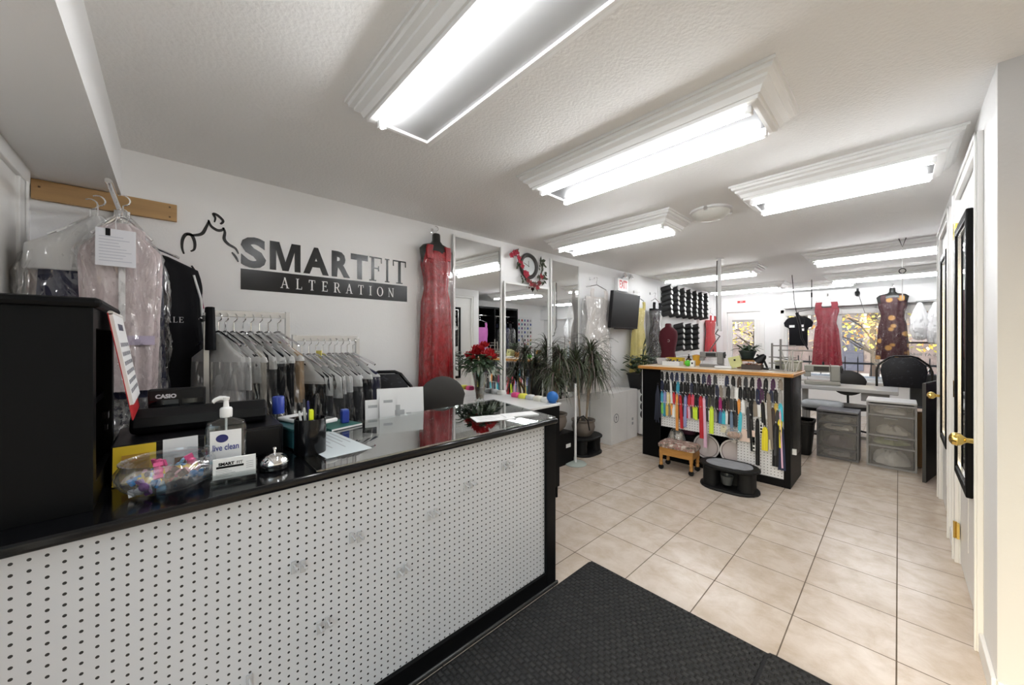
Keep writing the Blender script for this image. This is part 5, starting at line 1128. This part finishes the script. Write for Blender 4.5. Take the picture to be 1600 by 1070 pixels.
def hoop(label,x,z,r,loc_y):
    t=thing('embroidery_hoop',label,'hoop',(ZX0+x,ZY+loc_y,z))
    g=mesh('ring',G().lathe([(r-.012,0),(r,0),(r,.014),(r-.012,.014)],48,cap0=False,cap1=False),M('hoop_white',(.78,.74,.73),.4)); g.transform(Matrix.Rotation(pi/2,4,'X')); part('ring',g,[],t,smooth=40)
    g=mesh('liner',G().lathe([(r-.022,.002),(r-.018,.002),(r-.018,.010),(r-.022,.010)],48,cap0=False,cap1=False),M('hoop_dark',(.10,.07,.07),.4)); g.transform(Matrix.Rotation(pi/2,4,'X')); part('liner',g,[],t)
    g=mesh('fabric',G().lathe([(.002,.004),(r-.0125,.004),(r-.0125,.007),(.002,.007)],40),M('hoop_fabric',(.66,.58,.57),.8)); g.transform(Matrix.Rotation(pi/2,4,'X')); part('fabric',g,[],t)
    part('clamp_tab',G().box(-.022,-.016,r-.03,.022,-.001,r+.085),M('hoop_white',(.78,.74,.73),.4),t,bevel=.004)
    for q in (.015,.055): part('tab_hole',G().box(-.010,-.0168,r+q-.008,.010,-.0161,r+q+.008),m_black,t)
hoop('large white embroidery hoop leaning under the pegboard behind the step stool',.93,.205,.13,.10)
hoop('white embroidery hoop half hidden behind the wooden stool and red zipper',.66,.205,.13,.13)
t=thing('clutter_box','black bin of sundries on the shelf under the pegboard','box',(ZX0+.45,ZY+.27,.0702)); part('bin',G().box(-.18,-.10,0,.18,.10,.20),m_blackp,t,bevel=.006); part('bundle',G().sphere(-.05,0,.22,.10,.07,.05,14,8),M('bundle_plum',(.10,.02,.05),.8,var=.5,vscale=20),t,smooth=1)
t=thing('thread_cone_bag','dusty clear bag of pale thread cones standing left under the pegboard','bag',(ZX0+.36,ZY+.07,.0702))
for k,(x,y) in enumerate(((-.045,0),(.05,.0),(0,.055))): part('thread_cone',G().lathe([(.04,0),(.04,.012),(.022,.22),(.016,.24),(.002,.24)],16),M('cone_beige',(.50,.42,.33),.7),t,loc=(x,y,0),smooth=40)
part('bag_film',G().lathe([(.07,0),(.11,.02),(.10,.15),(.07,.25),(.03,.29)],20,sy=.75,cap1=False),plastic_film('small_bag',(.9,.9,.9),.2,.2,10),t,smooth=1,loc=(0,.02,0))
# wooden stool on casters
t=thing('foot_stool','small wooden stool on casters with a floral padded top','stool',(-1.555,3.835,0),radians(3)); m_sw=M('stool_wood',(.42,.20,.05),.35,var=.2,vscale=8,stretch=(1,1,4)); 
def floral2():
    m,nt,b=nodes('floral_tapestry'); N,L=nt.nodes,nt.links; b.inputs['Roughness'].default_value=.85
    tc=N.new('ShaderNodeTexCoord'); v=N.new('ShaderNodeTexNoise'); v.inputs['Scale'].default_value=24; v.inputs['Detail'].default_value=2; L.new(tc.outputs['Object'],v.inputs['Vector'])
    r=N.new('ShaderNodeValToRGB'); e=r.color_ramp.elements; e[0].position=.35; e[0].color=(.10,.075,.06,1); e[1].position=.68; e[1].color=(.55,.50,.44,1)
    for p,c in ((.45,(.30,.24,.19,1)),(.52,(.26,.10,.10,1)),(.58,(.42,.36,.30,1))): q=e.new(p); q.color=c
    L.new(v.outputs['Fac'],r.inputs[0]); L.new(r.outputs[0],b.inputs['Base Color']); return m
part('padded_top',G().rings([[(x,y,z) for x,y in rrect(.36-i,.25-i,.04)] for z,i in ((.235,.004),(.245,0),(.265,.0),(.282,.03),(.288,.09))]),floral2(),t,smooth=50)
for a,b,c,d in ((-.16,-.112,.16,-.092),(-.16,.092,.16,.112),(-.165,-.10,-.145,.10),(.145,-.10,.165,.10)): part('apron',G().box(a,b,.155,c,d,.236),m_sw,t,bevel=.003)
for sx in (-1,1):
    for sy in (-1,1):
        l=part('leg',G().lathe([(.016,.045),(.018,.07),(.013,.08),(.019,.10),(.014,.115),(.018,.13),(.020,.16),(.020,.20)],14),m_sw,t,loc=(sx*.148,sy*.095,0),smooth=40)
        c=mesh('caster',G().lathe([(.008,-.012),(.025,-.010),(.0255,.010),(.008,.012)],18),m_blackp); c.transform(Matrix.Rotation(pi/2,4,'X')); part('caster',c,[],l,loc=(0,0,.0255),smooth=40)
step_stool('black step stool with a worn grey oval top in front of the zipper counter',(-1.055,3.70,0),radians(4),True)
bpy.data.objects['step_stool.001'].scale=(1.03,.95,1.02)
# smoked plastic shield at the end of the counter
t=thing('plastic_shield','curved smoked plastic sheet standing at the right end of the zipper counter','shield',(ZX1+.0005,ZY+.08,.30)); g=G()
rs=[[(x,y,z) for y,x in ((.0,.004),(.08,.022),(.16,.026),(.24,.018),(.24,.021),(.16,.029),(.08,.025),(.0,.007))] for z in (.0,.35,.70)]
part('sheet',g.rings(rs),clear_glass('smoked_plastic',(.62,.62,.62),.14,.25,.3),t,smooth=40); part('white_clip',G().box(.0,-.012,.0,.03,.012,.05),m_white,t)
# ------------------------------------------------------------------ things on top of the zipper counter
TZ=1.0413
def bx(nm,label,cat,x,y,dx,dy,dz,c,rz=0,z=TZ,bev=.003,sub=None,mt=None):
    t=thing(nm,label,cat,(x,y,z),rz); m=mt or M('m_'+nm,c,.45)
    g=G(); k=.004
    if sub=='open':
        g.box(-dx/2,-dy/2,0,dx/2,dy/2,k).box(-dx/2,-dy/2,k,-dx/2+k,dy/2,dz).box(dx/2-k,-dy/2,k,dx/2,dy/2,dz).box(-dx/2+k,-dy/2,k,dx/2-k,-dy/2+k,dz).box(-dx/2+k,dy/2-k,k,dx/2-k,dy/2,dz)
        part('tray',g,m,t)
    else: part('body',g.box(-dx/2,-dy/2,0,dx/2,dy/2,dz),m,t,bevel=bev)
    return t
t=thing('plastic_tub','small clear plastic tub at the left end of the zipper counter','tub',(-1.99,4.42,TZ)); part('tub',G().rings([[(x*k,y*k,z) for x,y in rrect(.13,.11,.02)] for z,k in ((0,.8),(.075,1),(.08,1.04))]),plastic_film('tub_plastic',(.85,.85,.87),.35,.12,8,.2),t,smooth=50); part('contents',G().rings([[(x*k,y*k,z) for x,y in rrect(.115,.095,.02)] for z,k in ((.004,.8),(.035,.88))]),M('tub_stuff',(.62,.60,.60),.7,var=.3,vscale=60),t)
t=bx('white_tray','white open box of dark bobbins near the left end of the zipper counter','tray',-1.83,4.33,.20,.12,.05,(.74,.74,.74),sub='open'); rr=random.Random(6)
for k in range(7): part('bobbin',G().lathe([(.014,0),(.014,.004),(.008,.005),(.008,.02),(.014,.021),(.014,.025)],12),M('bobbin_dark',(.05,.035,.05),.4),t,loc=(-.07+.024*k,rr.uniform(-.03,.03),.03+.01*(k%3)))
t=bx('yellow_box','yellow plastic box behind the white tray on the zipper counter','box',-1.88,4.52,.20,.08,.085,(.52,.36,.02),sub='open'); part('filling',G().box(-.09,-.03,.01,.09,.03,.07),M('m_fill',(.4,.28,.05),.8,var=.5,vscale=50),t)
t=thing('bottle','brown pump bottle between the yellow box and orange cup','bottle',(-1.70,4.47,TZ)); part('bottle',G().lathe([(.03,0),(.032,.01),(.032,.07),(.012,.09)],16),M('amber_glass',(.06,.03,.01),.15),t,smooth=50); part('cap',G().lathe([(.013,.09),(.013,.11),(.005,.112),(.005,.135),(.001,.136)],12),m_black,t)
t=thing('cup','orange-yellow plastic cup on the zipper counter','cup',(-1.64,4.55,TZ)); part('cup',G().lathe([(.035,0),(.048,.12),(.045,.12),(.033,.008),(.002,.006)],20),M('cup_amber',(.72,.38,.04),.4),t,smooth=50); part('contents',G().lathe([(.04,.10),(.03,.125),(.001,.13)],12),M('cup_stuff',(.4,.18,.08),.7,var=.5,vscale=60),t)
t=thing('tape_roll','bright green ball of tape on the front edge of the zipper counter','tape',(-1.65,4.31,TZ)); part('ball',G().sphere(0,0,.036,.036,.036,.036,14,10),M('neon_green',(.10,.55,.03),.5),t,smooth=1); part('core',G().lathe([(.012,.066),(.012,.073),(.002,.073)],12),m_white,t)
bx('plaster_box','small white block with a dark mark beside the green ball','box',-1.585,4.28,.045,.04,.07,(.75,.74,.72))
part('mark',G().box(-.008,-.0215,.03,.008,-.0202,.05),m_black,bpy.data.objects['plaster_box'])
def sewing_machine(nm,label,loc,rz,body,accent,s=1.0):
    t=thing(nm,label,'sewing machine',loc,rz); t.scale=(s,s,s); m=M(nm+'_body_'+label.split()[0],body,.35); ma=M(nm+'_acc_'+label.split()[0],accent,.3)
    part('bed',G().box(-.21,-.085,0,.21,.085,.055),m,t,bevel=.01,seg=3); part('column',G().box(.10,-.07,.055,.21,.07,.30),m,t,bevel=.018,seg=3)
    part('arm',G().box(-.21,-.06,.19,.10,.06,.30),m,t,bevel=.018,seg=3); part('head',G().box(-.215,-.055,.12,-.13,.055,.19),m,t,bevel=.008)
    g=mesh('handwheel',G().lathe([(.015,0),(.062,.004),(.066,.016),(.060,.028),(.02,.03),(.012,.04)],24),ma); g.transform(Matrix.Translation((.211,0,.24)) @ Matrix.Rotation(pi/2,4,'Y')); part('handwheel',g,[],t,smooth=50)
    part('needle_bar',G().tube([(-.17,0,.12),(-.17,0,.058)],.005,8),m_steel,t); part('presser_foot',G().box(-.185,-.03,.056,-.155,.01,.062),m_steel,t); part('spool_pin',G().tube([(.02,.02,.30),(.02,.02,.37)],.004,6),ma,t); part('thread_spool',G().lathe([(.014,.302),(.014,.345),(.004,.346)],12),ma,t,loc=(.02,.02,0)); part('face_plate',G().box(-.10,-.0625,.21,.08,-.0605,.28),ma,t)
    return t
sewing_machine('sewing_machine','white and black domestic sewing machine on the zipper counter under the pole',(-1.44,4.44,TZ),.15,(.20,.19,.185),(.012,.012,.014),.56)
bx('paper_heap','heap of white paper patterns in front of the sewing machine on the counter','paper',-1.27,4.25,.16,.08,.028,(.76,.76,.77),.3,bev=.012)
t=bx('pattern_box','tilted pale green box with a black dot on the zipper counter','box',-1.165,4.36,.11,.09,.115,(.55,.55,.25)); t.rotation_euler=(0,radians(-16),.2); t.location.z=TZ+.0155
part('dot',G().box(-.01,-.047,.07,.008,-.0452,.088),m_black,t)
t=bx('bobbin_tray','tray packed with brown and cream bobbins on the zipper counter','tray',-1.03,4.36,.17,.12,.05,(.05,.035,.03),sub='open')
for k in range(12):
    part('bobbin',G().lathe([(.016,0),(.016,.004),(.011,.005),(.011,.02),(.016,.021),(.016,.026)],12),M(('bobbin_cream','bobbin_rust','bobbin_brown')[k%3],((.55,.42,.34),(.30,.08,.05),(.10,.05,.03))[k%3],.5),t,loc=(-.066+.044*(k%4),-.04+.04*(k//4),.030+.006*(k%2)))
t=thing('plant_stand','small wooden riser carrying the potted plant on the zipper counter','stand',(-1.10,4.51,TZ)); part('board',G().box(-.10,-.055,.075,.11,.055,.088),m_oak,t,bevel=.003)
for x in (-.09,.09): part('leg',G().box(x-.008,-.05,0,x+.008,.05,.075),m_oak,t)
t=thing('potted_plant','small plant in a dark green pot with saucer, in front of the glazed back door','plant',(-1.11,4.51,TZ+.0885)); mp_=M('pot_dark_green',(.018,.028,.026),.4)
part('saucer',G().lathe([(.05,0),(.085,.014),(.088,.022),(.08,.022),(.048,.008),(.002,.008)],24),mp_,t,smooth=50); part('pot',G().lathe([(.052,.009),(.078,.085),(.084,.087),(.084,.10),(.074,.10),(.06,.088),(.002,.088)],24),mp_,t,smooth=50)
rr=random.Random(14); g=G()
for k in range(34):
    a=rr.uniform(0,6.28); L=rr.uniform(.06,.13); d=Vector((cos(a),sin(a),rr.uniform(-.2,1.0))).normalized()*L; g.leaf((.04*cos(a),.04*sin(a),.09),(.05*cos(a)+d.x,min(.05*sin(a)+d.y,.2),.095+d.z),.026,(rr.uniform(-.5,.5),0,1),.25,3)
part('leaves',g,M('small_leaf',(.035,.06,.03),.5,var=.4,vscale=30),t)
t=thing('desk_lamp','black folded lamp lying behind the bobbin tray on the counter','lamp',(-.92,4.44,TZ)); part('base',G().lathe([(.05,0),(.05,.015),(.03,.02)],20),m_blackp,t,smooth=50); part('arm',G().tube([(0,0,.02),(-.03,0,.10),(-.09,0,.15)],.010,8),m_blackp,t,smooth=1)
g=G(); g.at(-.05,0,.11,ry=radians(40)).lathe([(.015,.05),(.03,.03),(.05,-.05),(.046,-.05),(.01,.03)],18); part('shade',g,m_blackp,t,smooth=50)
m_rod=M('rod_grey',(.28,.27,.26),.35,.7)
t=thing('thread_stand','grey metal thread stand of upright rods and crossbars on the counter','stand',(-.80,4.40,TZ)); part('base',G().box(-.09,-.05,0,.12,.05,.012),m_rod,t,bevel=.003)
for x,h in ((-.07,.27),(.0,.31)): part('upright',G().tube([(x,0,.012),(x,0,h)],.009,8),m_rod,t,smooth=1)
for x0,x1,z in ((-.07,.12,.245),(-.02,.24,.20),(-.10,.12,.13),(-.10,.05,.07)): part('crossbar',G().tube([(x0,.012,z),(x1,.012,z)],.006,8),m_rod,t,smooth=1)
rr=random.Random(2)
for k in range(6):
    g=G().tube([(0,0,0),(rr.uniform(-.05,.05),rr.uniform(-.02,.02),.16+.06*rr.random())],.005,6)
    solo('ruler_stick',g,M('stick_grey',(.45,.44,.42),.5),'thin grey stick leaning in the bunch at the right of the thread stand','stick',(-.755+.018*k,4.31,TZ+.002),0,'sticks on the zipper counter')
# beige overlock machine at the counter end
t=thing('overlock_machine','beige overlock machine standing at the right end of the zipper counter','sewing machine',(-.79,4.52,TZ)); m_bei=M('beige_metal',(.42,.42,.35),.4)
t.location=(-.765,4.53,TZ)
part('body',G().box(-.10,-.06,0,.11,.06,.13),m_bei,t,bevel=.02,seg=3); part('lid',G().box(-.105,-.065,.131,.115,.065,.155),M('beige_light',(.55,.54,.44),.4),t,bevel=.008)
g=G(); g.tube([(-.10,-.02,.2),(0,-.03,.17),(.08,-.03,.17)],.006,6); part('thread_guide',g,m_blackp,t); part('dial',G().box(-.09,-.075,.02,-.04,-.0605,.07),m_black,t,bevel=.004)
t.scale=(1,1,.62)
# ------------------------------------------------------------------ ceiling drops
t=thing('cable_pole','white cable pole hanging from the ceiling over the zipper counter','pole',(-1.553,5.06,CE)); part('pole',G().tube([(0,0,0),(0,0,-.86)],.021,12),m_white,t,smooth=1); part('ceiling_plate',G().lathe([(.05,-.001),(.05,-.01),(.02,-.014)],20),m_white,t)
part('power_cable',G().tube([(-.03,.012,-.02),(-.036,.012,-.3),(-.034,.012,-.8),(-.01,-.02,-.90),(-.03,-.05,-.95),(.03,-.08,-.98),(.02,-.2,-1.05),(-.04,-.40,-1.25)],.007,8),M('cable_grey',(.10,.09,.09),.5),t,smooth=1)
part('socket',G().box(-.022,-.022,-.92,.022,.022,-.85),m_white,t,bevel=.006)
t=thing('hanging_hook','V-shaped ceiling hook with a ring and white cord, right of the strip lights','hook',(.026,5.38,CE)); part('hook',G().tube([(-.025,0,-.001),(0,0,-.09),(.025,0,-.001)],.004,6),m_black,t); g=mesh('ring',G().lathe([(.020,-.003),(.027,-.003),(.027,.003),(.020,.003)],24,cap0=False,cap1=False),m_black); g.transform(Matrix.Translation((0,0,-.33)) @ Matrix.Rotation(pi/2,4,'X')); part('ring',g,[],t)
part('cord',G().tube([(0,0,-.09),(0,0,-.31)],.003,6),m_white,t); part('cord',G().tube([(0,0,-.35),(0,0,-.62)],.004,6),m_white,t)
t=thing('hanging_rod','thin black rod hanging from the ceiling beside the red window dress','rod',(-1.02,8.0,CE)); part('rod',G().tube([(0,0,0),(0,0,-.50)],.006,6),m_black,t); part('grip',G().tube([(0,0,-.22),(0,0,-.30)],.011,8),m_black,t)
t=thing('hanging_iron','black cord and tool hanging from the ceiling above the thread stand','cord',(-1.16,7.2,CE)); part('cord',G().tube([(0,0,0),(.03,0,-.45),(.06,0,-.62)],.005,6),m_black,t); part('tool',G().tube([(.06,0,-.60),(.10,0,-.80),(.12,0,-1.0),(.20,0,-1.18)],.022,8,.01),m_blackp,t,smooth=1); part('tool_loop',G().tube([(.06,0,-.62),(.16,0,-.70),(.15,0,-.85)],.008,6),m_blackp,t)
# ------------------------------------------------------------------ window display
c_wine=M('wine_satin',(.24,.010,.025),.35,var=.2,vscale=20)
gown('strapless wine red gown in a clear bag hanging in front of the window',(-.88,8.55,2.08),0,.17,0,1.27,c_wine,None,filmr,1.22,17,'window_gown',False,hd=.05,strapw=.045)
def floral_dress():
    m,nt,b=nodes('maroon_floral'); N,L=nt.nodes,nt.links; b.inputs['Roughness'].default_value=.5
    tc=N.new('ShaderNodeTexCoord'); v=N.new('ShaderNodeTexVoronoi'); v.inputs['Scale'].default_value=6.5; L.new(tc.outputs['Object'],v.inputs['Vector'])
    r=N.new('ShaderNodeValToRGB'); e=r.color_ramp.elements; e[0].position=.22; e[0].color=(.50,.26,.06,1); e[1].position=.33; e[1].color=(.045,.006,.010,1); L.new(v.outputs['Distance'],r.inputs[0]); L.new(r.outputs[0],b.inputs['Base Color']); return m
gown('dark maroon floral dress with gold flowers on a black form in front of the window',(-.07,8.55,2.14),0,.165,0,1.12,floral_dress(),m_form,filmr,1.12,19,'window_dress',True,hd=.05)
t=thing('tee_shirt','black T-shirt with three white labels hanging in front of the window','shirt',(-1.28,8.52,1.23)); P=[(-.135,0),(.135,0),(.135,.30),(.15,.33),(.20,.36),(.215,.43),(.17,.50),(.10,.545),(-.10,.535),(-.17,.50),(-.215,.43),(-.20,.36),(-.15,.33),(-.135,.30)]
g=G().rings([[(x*k,y,.27+(z-.27)*k) for x,z in P] for y,k in ((-.03,.96),(-.022,1),(.022,1),(.03,.96))]); part('shirt',g,c_black,t,smooth=50)
for x,z,w in ((-.09,.34,.04),(.055,.345,.036),(.06,.275,.03)): part('label',G().box(x-w,-.033,z,x+w,-.0305,z+.045),m_white,t)
part('hanger_wire',G().tube([(0,0,.54),(0,0,.63),(.26,-.50,.64)],.004,6),m_black,t)
t=thing('white_bags','cluster of white plastic bags hanging at the right side of the window','bags',(.32,8.30,1.93)); rr=random.Random(4)
for x,w,h in ((-.10,.10,.56),(.06,.11,.62)):
    part('bag',crinkle([(-.02,.02,.02),(-.10,.05,.04),(-.25,w*.95,.07),(-h*.75,w*1.1,.09),(-h,w*.75,.06),(-h-.03,w*.3,.03)],44,22,int(h*100),.016,9,True,True),M('bag_white',(.74,.74,.75),.35),t,loc=(x,0,0),smooth=24)
part('hook_bar',G().tube([(-.14,0,.0),(.16,0,.01)],.006,6),m_chrome,t); part('wall_hook',G().tube([(0,0,.005),(0,.36,.03)],.005,6),m_chrome,t)
t=thing('security_camera','small black camera on the header above the window','camera',(-.485,YB-.18,2.16)); g=G(); g.at(0,-.06,-.02,rx=radians(60)).lathe([(.028,-.05),(.034,-.02),(.032,.03),(.012,.04)],18); part('camera_body',g,m_blackp,t,smooth=50); part('bracket',G().box(-.014,-.03,-.01,.014,-.0005,.07),m_blackp,t,bevel=.003)
part('camera_cable',G().tube([(.01,-.02,-.03),(.05,-.025,-.2),(.09,-.03,-.36)],.004,6),M('cable_grey',(.10,.09,.09),.5),t)
# ------------------------------------------------------------------ sewing tables, drawers, chairs
m_gt=M('grey_table',(.42,.42,.42),.3); m_gleg=M('leg_grey',(.36,.36,.36),.4,.3)
t=thing('sewing_table','grey-topped sewing table behind the plastic drawers','table',(-.475,6.33,0)); part('table_top',G().box(-.485,-.28,.705,.475,.28,.75),m_gt,t,bevel=.006); part('drawer_box',G().box(.16,-.20,.60,.40,.15,.705),M('drawer_grey',(.30,.30,.31),.4),t,bevel=.004)
for x in (-.40,.26): part('leg',G().box(x-.03,-.04,.03,x+.03,.04,.705),m_gleg,t,bevel=.004); part('foot',G().box(x-.03,-.25,0,x+.03,.25,.03),m_gleg,t,bevel=.004)
part('treadle',G().box(-.30,-.12,.09,.15,.12,.11),m_blackp,t); part('tie_bar',G().box(-.37,-.015,.09,.23,.015,.13),m_gleg,t)
sewing_machine('industrial_machine','beige industrial sewing machine with black handwheel on the grey table',(-.70,6.30,.7505),pi*.06,(.30,.295,.26),(.012,.012,.014),.86)
def pile(a,b,z0,h,seed):
    rr=random.Random(seed); rs=[]; n=22; off=[rr.uniform(.72,1) for _ in range(n)]; tops=[rr.uniform(.45,1) for _ in range(n)]
    for q,k in ((0,1.0),(.5,.97),(.85,.8),(1,.45)): rs.append([(a*off[j]*k*cos(2*pi*j/n),b*off[j]*k*sin(2*pi*j/n),z0+h*q*(tops[j] if q<.9 else .5+.5*tops[j])) for j in range(n)])
    return G().rings(rs)
def drawers(label,x,y,w,d,hs,top,stuff):
    t=thing('storage_tower',label,'drawers',(x,y,0)); fm=M('drawer_frame_'+label.split()[1],top,.35); fl_=plastic_film('drawer_front',(.45,.45,.48),.13,.05,2,.02,(1,1,1),.3,.2); z=.02
    H_=sum(hs)+.02*len(hs)+.03
    g=G()
    for sx in (-1,1): g.box(sx*w/2-.008,-d/2,0,sx*w/2+.008,d/2,H_)
    part('frame',g,fm,t); part('back_panel',G().box(-w/2+.008,d/2-.012,0,w/2-.008,d/2,H_),M('drawer_back',(.05,.05,.055),.5),t); part('lid',G().box(-w/2-.01,-d/2-.008,H_,w/2+.01,d/2+.008,H_+.025),fm if 'short' in label else M('lid_white',(.62,.62,.63),.35),t,bevel=.008,seg=3)
    part('base_tray',G().box(-w/2+.008,-d/2,0,w/2-.008,d/2-.012,.02),fm,t)
    for k,h in enumerate(hs):
        dr=part('drawer',G().box(-w/2+.012,-d/2+.002,z,w/2-.012,-d/2+.006,z+h).box(-w/2+.012,-d/2+.006,z,-w/2+.015,d/2-.02,z+h*.9).box(w/2-.015,-d/2+.006,z,w/2-.012,d/2-.02,z+h*.9).box(-w/2+.015,-d/2+.006,z,w/2-.015,d/2-.02,z+.003),fl_,t)
        part('drawer_pull',G().box(-.05,-d/2-.012,z+h-.022,.05,-d/2+.0015,z+h-.012),fm,dr,bevel=.003); part('rail',G().box(-w/2+.008,-d/2-.002,z+h+.002,w/2-.008,-d/2+.01,z+h+.018),fm,t)
        c,sz=stuff[k%len(stuff)]; part('contents',pile(w*.42,d*.40,z+.004,min(h*.78,sz*2),k+int(w*1000)),M('stuff_%02d'%int(c[0]*99+c[2]*9),c,.8,var=.1,vscale=18),dr,smooth=1)
        z+=h+.02
    return t
drawers('short smoky plastic drawer tower beside the black bin',-.475,5.62,.34,.30,(.085,.175,.075,.075),(.10,.10,.115),[((.35,.33,.36),.03),((.12,.10,.13),.06),((.60,.58,.55),.03),((.3,.3,.32),.03)])
drawers('tall white-lidded plastic drawer tower beside the brown carton',-.055,5.62,.35,.32,(.195,.09,.195,.09),(.30,.30,.31),[((.78,.78,.78),.09),((.35,.40,.22),.03),((.55,.53,.48),.045),((.5,.49,.47),.03)])
t=thing('waste_bin','black waste bin between the zipper counter and the short drawers','bin',(-.84,5.50,0)); part('bin',G().rings([[(x*k,y*k,z) for x,y in rrect(.32,.28,.05)] for z,k in ((0,.82),(.36,1),(.365,1.05),(.39,1.05),(.39,.97),(.365,.93),(.02,.76))]),M('bin_black',(.007,.007,.008),.45,spec=.3),t,smooth=50); part('liner',G().rings([[(x*k,y*k,z) for x,y in rrect(.33,.29,.05)] for z,k in ((.391,1.0),(.402,1.02),(.402,.95),(.391,.94))]),M('liner_black',(.015,.015,.016),.25),t)
t=thing('cardboard_carton','brown cardboard carton between the tall drawers and the black panel','carton',(.205,5.88,0)); part('carton',G().box(-.08,-.12,0,.08,.12,.58),M('cardboard',(.30,.17,.07),.8,var=.08,vscale=6),t,bevel=.003); part('tape',G().box(-.03,-.1212,0,.03,-.1203,.58),M('packing_tape',(.36,.22,.10),.3),t); part('lid_flap',G().box(-.085,-.125,.5803,.085,.125,.588),M('flap_pale',(.55,.42,.33),.7),t)
t=thing('upright_panel','tall black laminate panel standing on edge near the white doors','panel',(.225,5.46,0)); t.rotation_euler=(0,0,radians(-12)); part('board',G().box(-.012,-.29,0,.012,.27,.935),m_black,t,bevel=.003); part('edge_band',G().box(-.012,-.2925,0,.012,-.2903,.935),M('band_grey',(.05,.05,.05),.4),t); part('foot',G().box(-.05,.10,0,-.0125,.14,.03),m_black,t)
tube_chair('black tubular chair with floral pad behind the sewing table, below the floral dress',(.06,6.98,0),radians(4),.255,1.12)
round_chair('dark grey round-backed stool tucked behind the sewing table',(-.27,6.98,0),radians(8),.90,.20,.42) if False else round_chair('dark grey round-backed chair left of the floral chair at the sewing table',(-.47,6.92,0),radians(8),.90,.20,.42)
t=thing('cushioned_stool','low stool with a grey-blue cushion in front of the sewing table','stool',(-.62,6.0,0)); t.location=(-.66,5.98,0)
part('cushion',G().rings([[(x*k,y*k,z) for x,y in rrect(.40,.34,.08)] for z,k in ((.50,.95),(.53,1.0),(.56,.97),(.575,.8))]),M('cushion_grey',(.36,.38,.40),.85,var=.15,vscale=10),t,smooth=60); part('seat',G().rings([[(x*k,y*k,z) for x,y in rrect(.40,.34,.08)] for z,k in ((.46,.9),(.499,.98))]),m_blackp,t)
for sx in (-1,1):
    for sy in (-1,1): part('leg',G().tube([(sx*.14,sy*.11,.46),(sx*.16,sy*.13,0)],.013,8),m_gleg,t)
t=thing('dark_case','charcoal case standing behind the floral chair under the window','case',(.27,7.75,0)); part('body',G().box(-.16,-.10,.02,.16,.10,.86),M('case_char',(.03,.032,.033),.5),t,bevel=.015,seg=3); part('handle',G().tube([(-.06,0,.86),(-.06,0,.90),(.06,0,.90),(.06,0,.86)],.009,8),m_blackp,t)
for x in (-.13,.13): part('wheel',G().cb(x,0,.012,.03,.16,.024),m_blackp,t)
t=thing('floor_lamp_pole','thin grey pole leaning beside the window at the far right','pole',(.44,8.2,0)); part('pole',G().tube([(0,0,0.012),(-.04,.0,1.45)],.010,8),m_rod,t); part('foot',G().lathe([(.10,0),(.10,.012),(.02,.02)],20),m_rod,t)
bx('grey_case','grey plastic case on the window sill behind the chair','case',.28,8.785,.26,.07,.14,(.36,.37,.38),z=WZ0+.0005)
# ------------------------------------------------------------------ right side of the workroom, seen only in the wall mirrors
t=thing('wardrobe','open black wardrobe along the right wall, seen reflected in the wall mirrors','wardrobe',(.42,5.55,0)); t.location=(.60,5.02,0); Wl=1.5
for y in (0,.74,Wl-.03): part('side_panel',G().box(0,y,0,.55,y+.03,2.06),m_black,t)
part('top_panel',G().box(0,0,2.0605,.55,Wl,2.10),m_black,t); part('back_panel',G().box(.535,.0305,.03,.55,Wl-.0305,2.06),m_black,t); part('plinth',G().box(.02,.031,0,.53,Wl-.031,.029),m_black,t)
for a,b in ((.031,.739),(.771,Wl-.031)): part('rail',G().tube([(.12,a,1.90),(.12,b,1.90)],.012,8),m_chrome,t)
c_orchid=M('orchid_cloth',(.52,.14,.44),.6,var=.12,vscale=6)
def hung(label,y,cl,hw,L,bag,seed):
    t=gown(label,(.72,y,1.795),0,hw,0,L,cl,None,bag,1.1,seed,'hanging_dress',False,hd=.05,waist=.94); return t
hung('orchid pink dress hanging in the open black wardrobe',5.42,c_orchid,.22,1.25,None,23); bpy.data.objects['hanging_dress'].rotation_euler=(0,0,radians(-90)); 
for k,(y,c) in enumerate(((5.95,c_black),(6.12,c_navy),(6.30,c_char))): hung(('black bagged dress left','navy bagged dress middle','charcoal bagged dress right')[k]+' in the second bay of the black wardrobe',y,c,.18,1.15,film,31+k)
t=thing('thread_rack','white wall rack of coloured thread spools on the right wall','rack',(1.6,6.75,1.0)); part('board',G().box(-.02,0,0,-.001,1.5,1.0),m_white,t)
for r in range(8): part('rail',G().box(-.07,.02,.05+r*.115,-.0205,1.48,.062+r*.115),m_white,t)
cols=[(.55,.03,.04),(.75,.35,.40),(.05,.10,.40),(.10,.35,.50),(.70,.45,.10),(.75,.72,.65),(.20,.06,.25),(.08,.25,.10),(.02,.02,.02),(.5,.5,.5)]
sm={}
for r in range(8):
    for c in range(11):
        k=(c*3+r*7)%10; nmc=('red','rose','navy','blue','amber','cream','purple','green','black','grey')[k]
        if k not in sm: sm[k]=mesh('thread_spool',G().lathe([(.022,0),(.022,.004),(.018,.006),(.018,.056),(.022,.058),(.022,.062)],12),M('thread_'+nmc,cols[k],.6))
        o=bpy.data.objects.new('thread_spool',sm[k]); COL.objects.link(o); o.location=(1.6-.045,6.75+.10+c*.13,1.0+.0625+r*.115); tag(o,nmc+' thread spool on the white rack of the right wall','spool',nmc+' spools on the right wall rack')

for x,z,lab in ((-.88,2.15,'small chrome hook on the window header holding the wine red gown'),(-.07,2.205,'small chrome hook on the window header holding the dark floral dress')):
    solo('header_hook',G().box(-.012,-.004,-.02,.012,-.0003,.02).tube([(0,-.003,0),(0,-.08,.008),(0,-.125,.012),(0,-.128,.03)],.003,6),m_chrome,lab,'hook',(x,YB-.18,z))
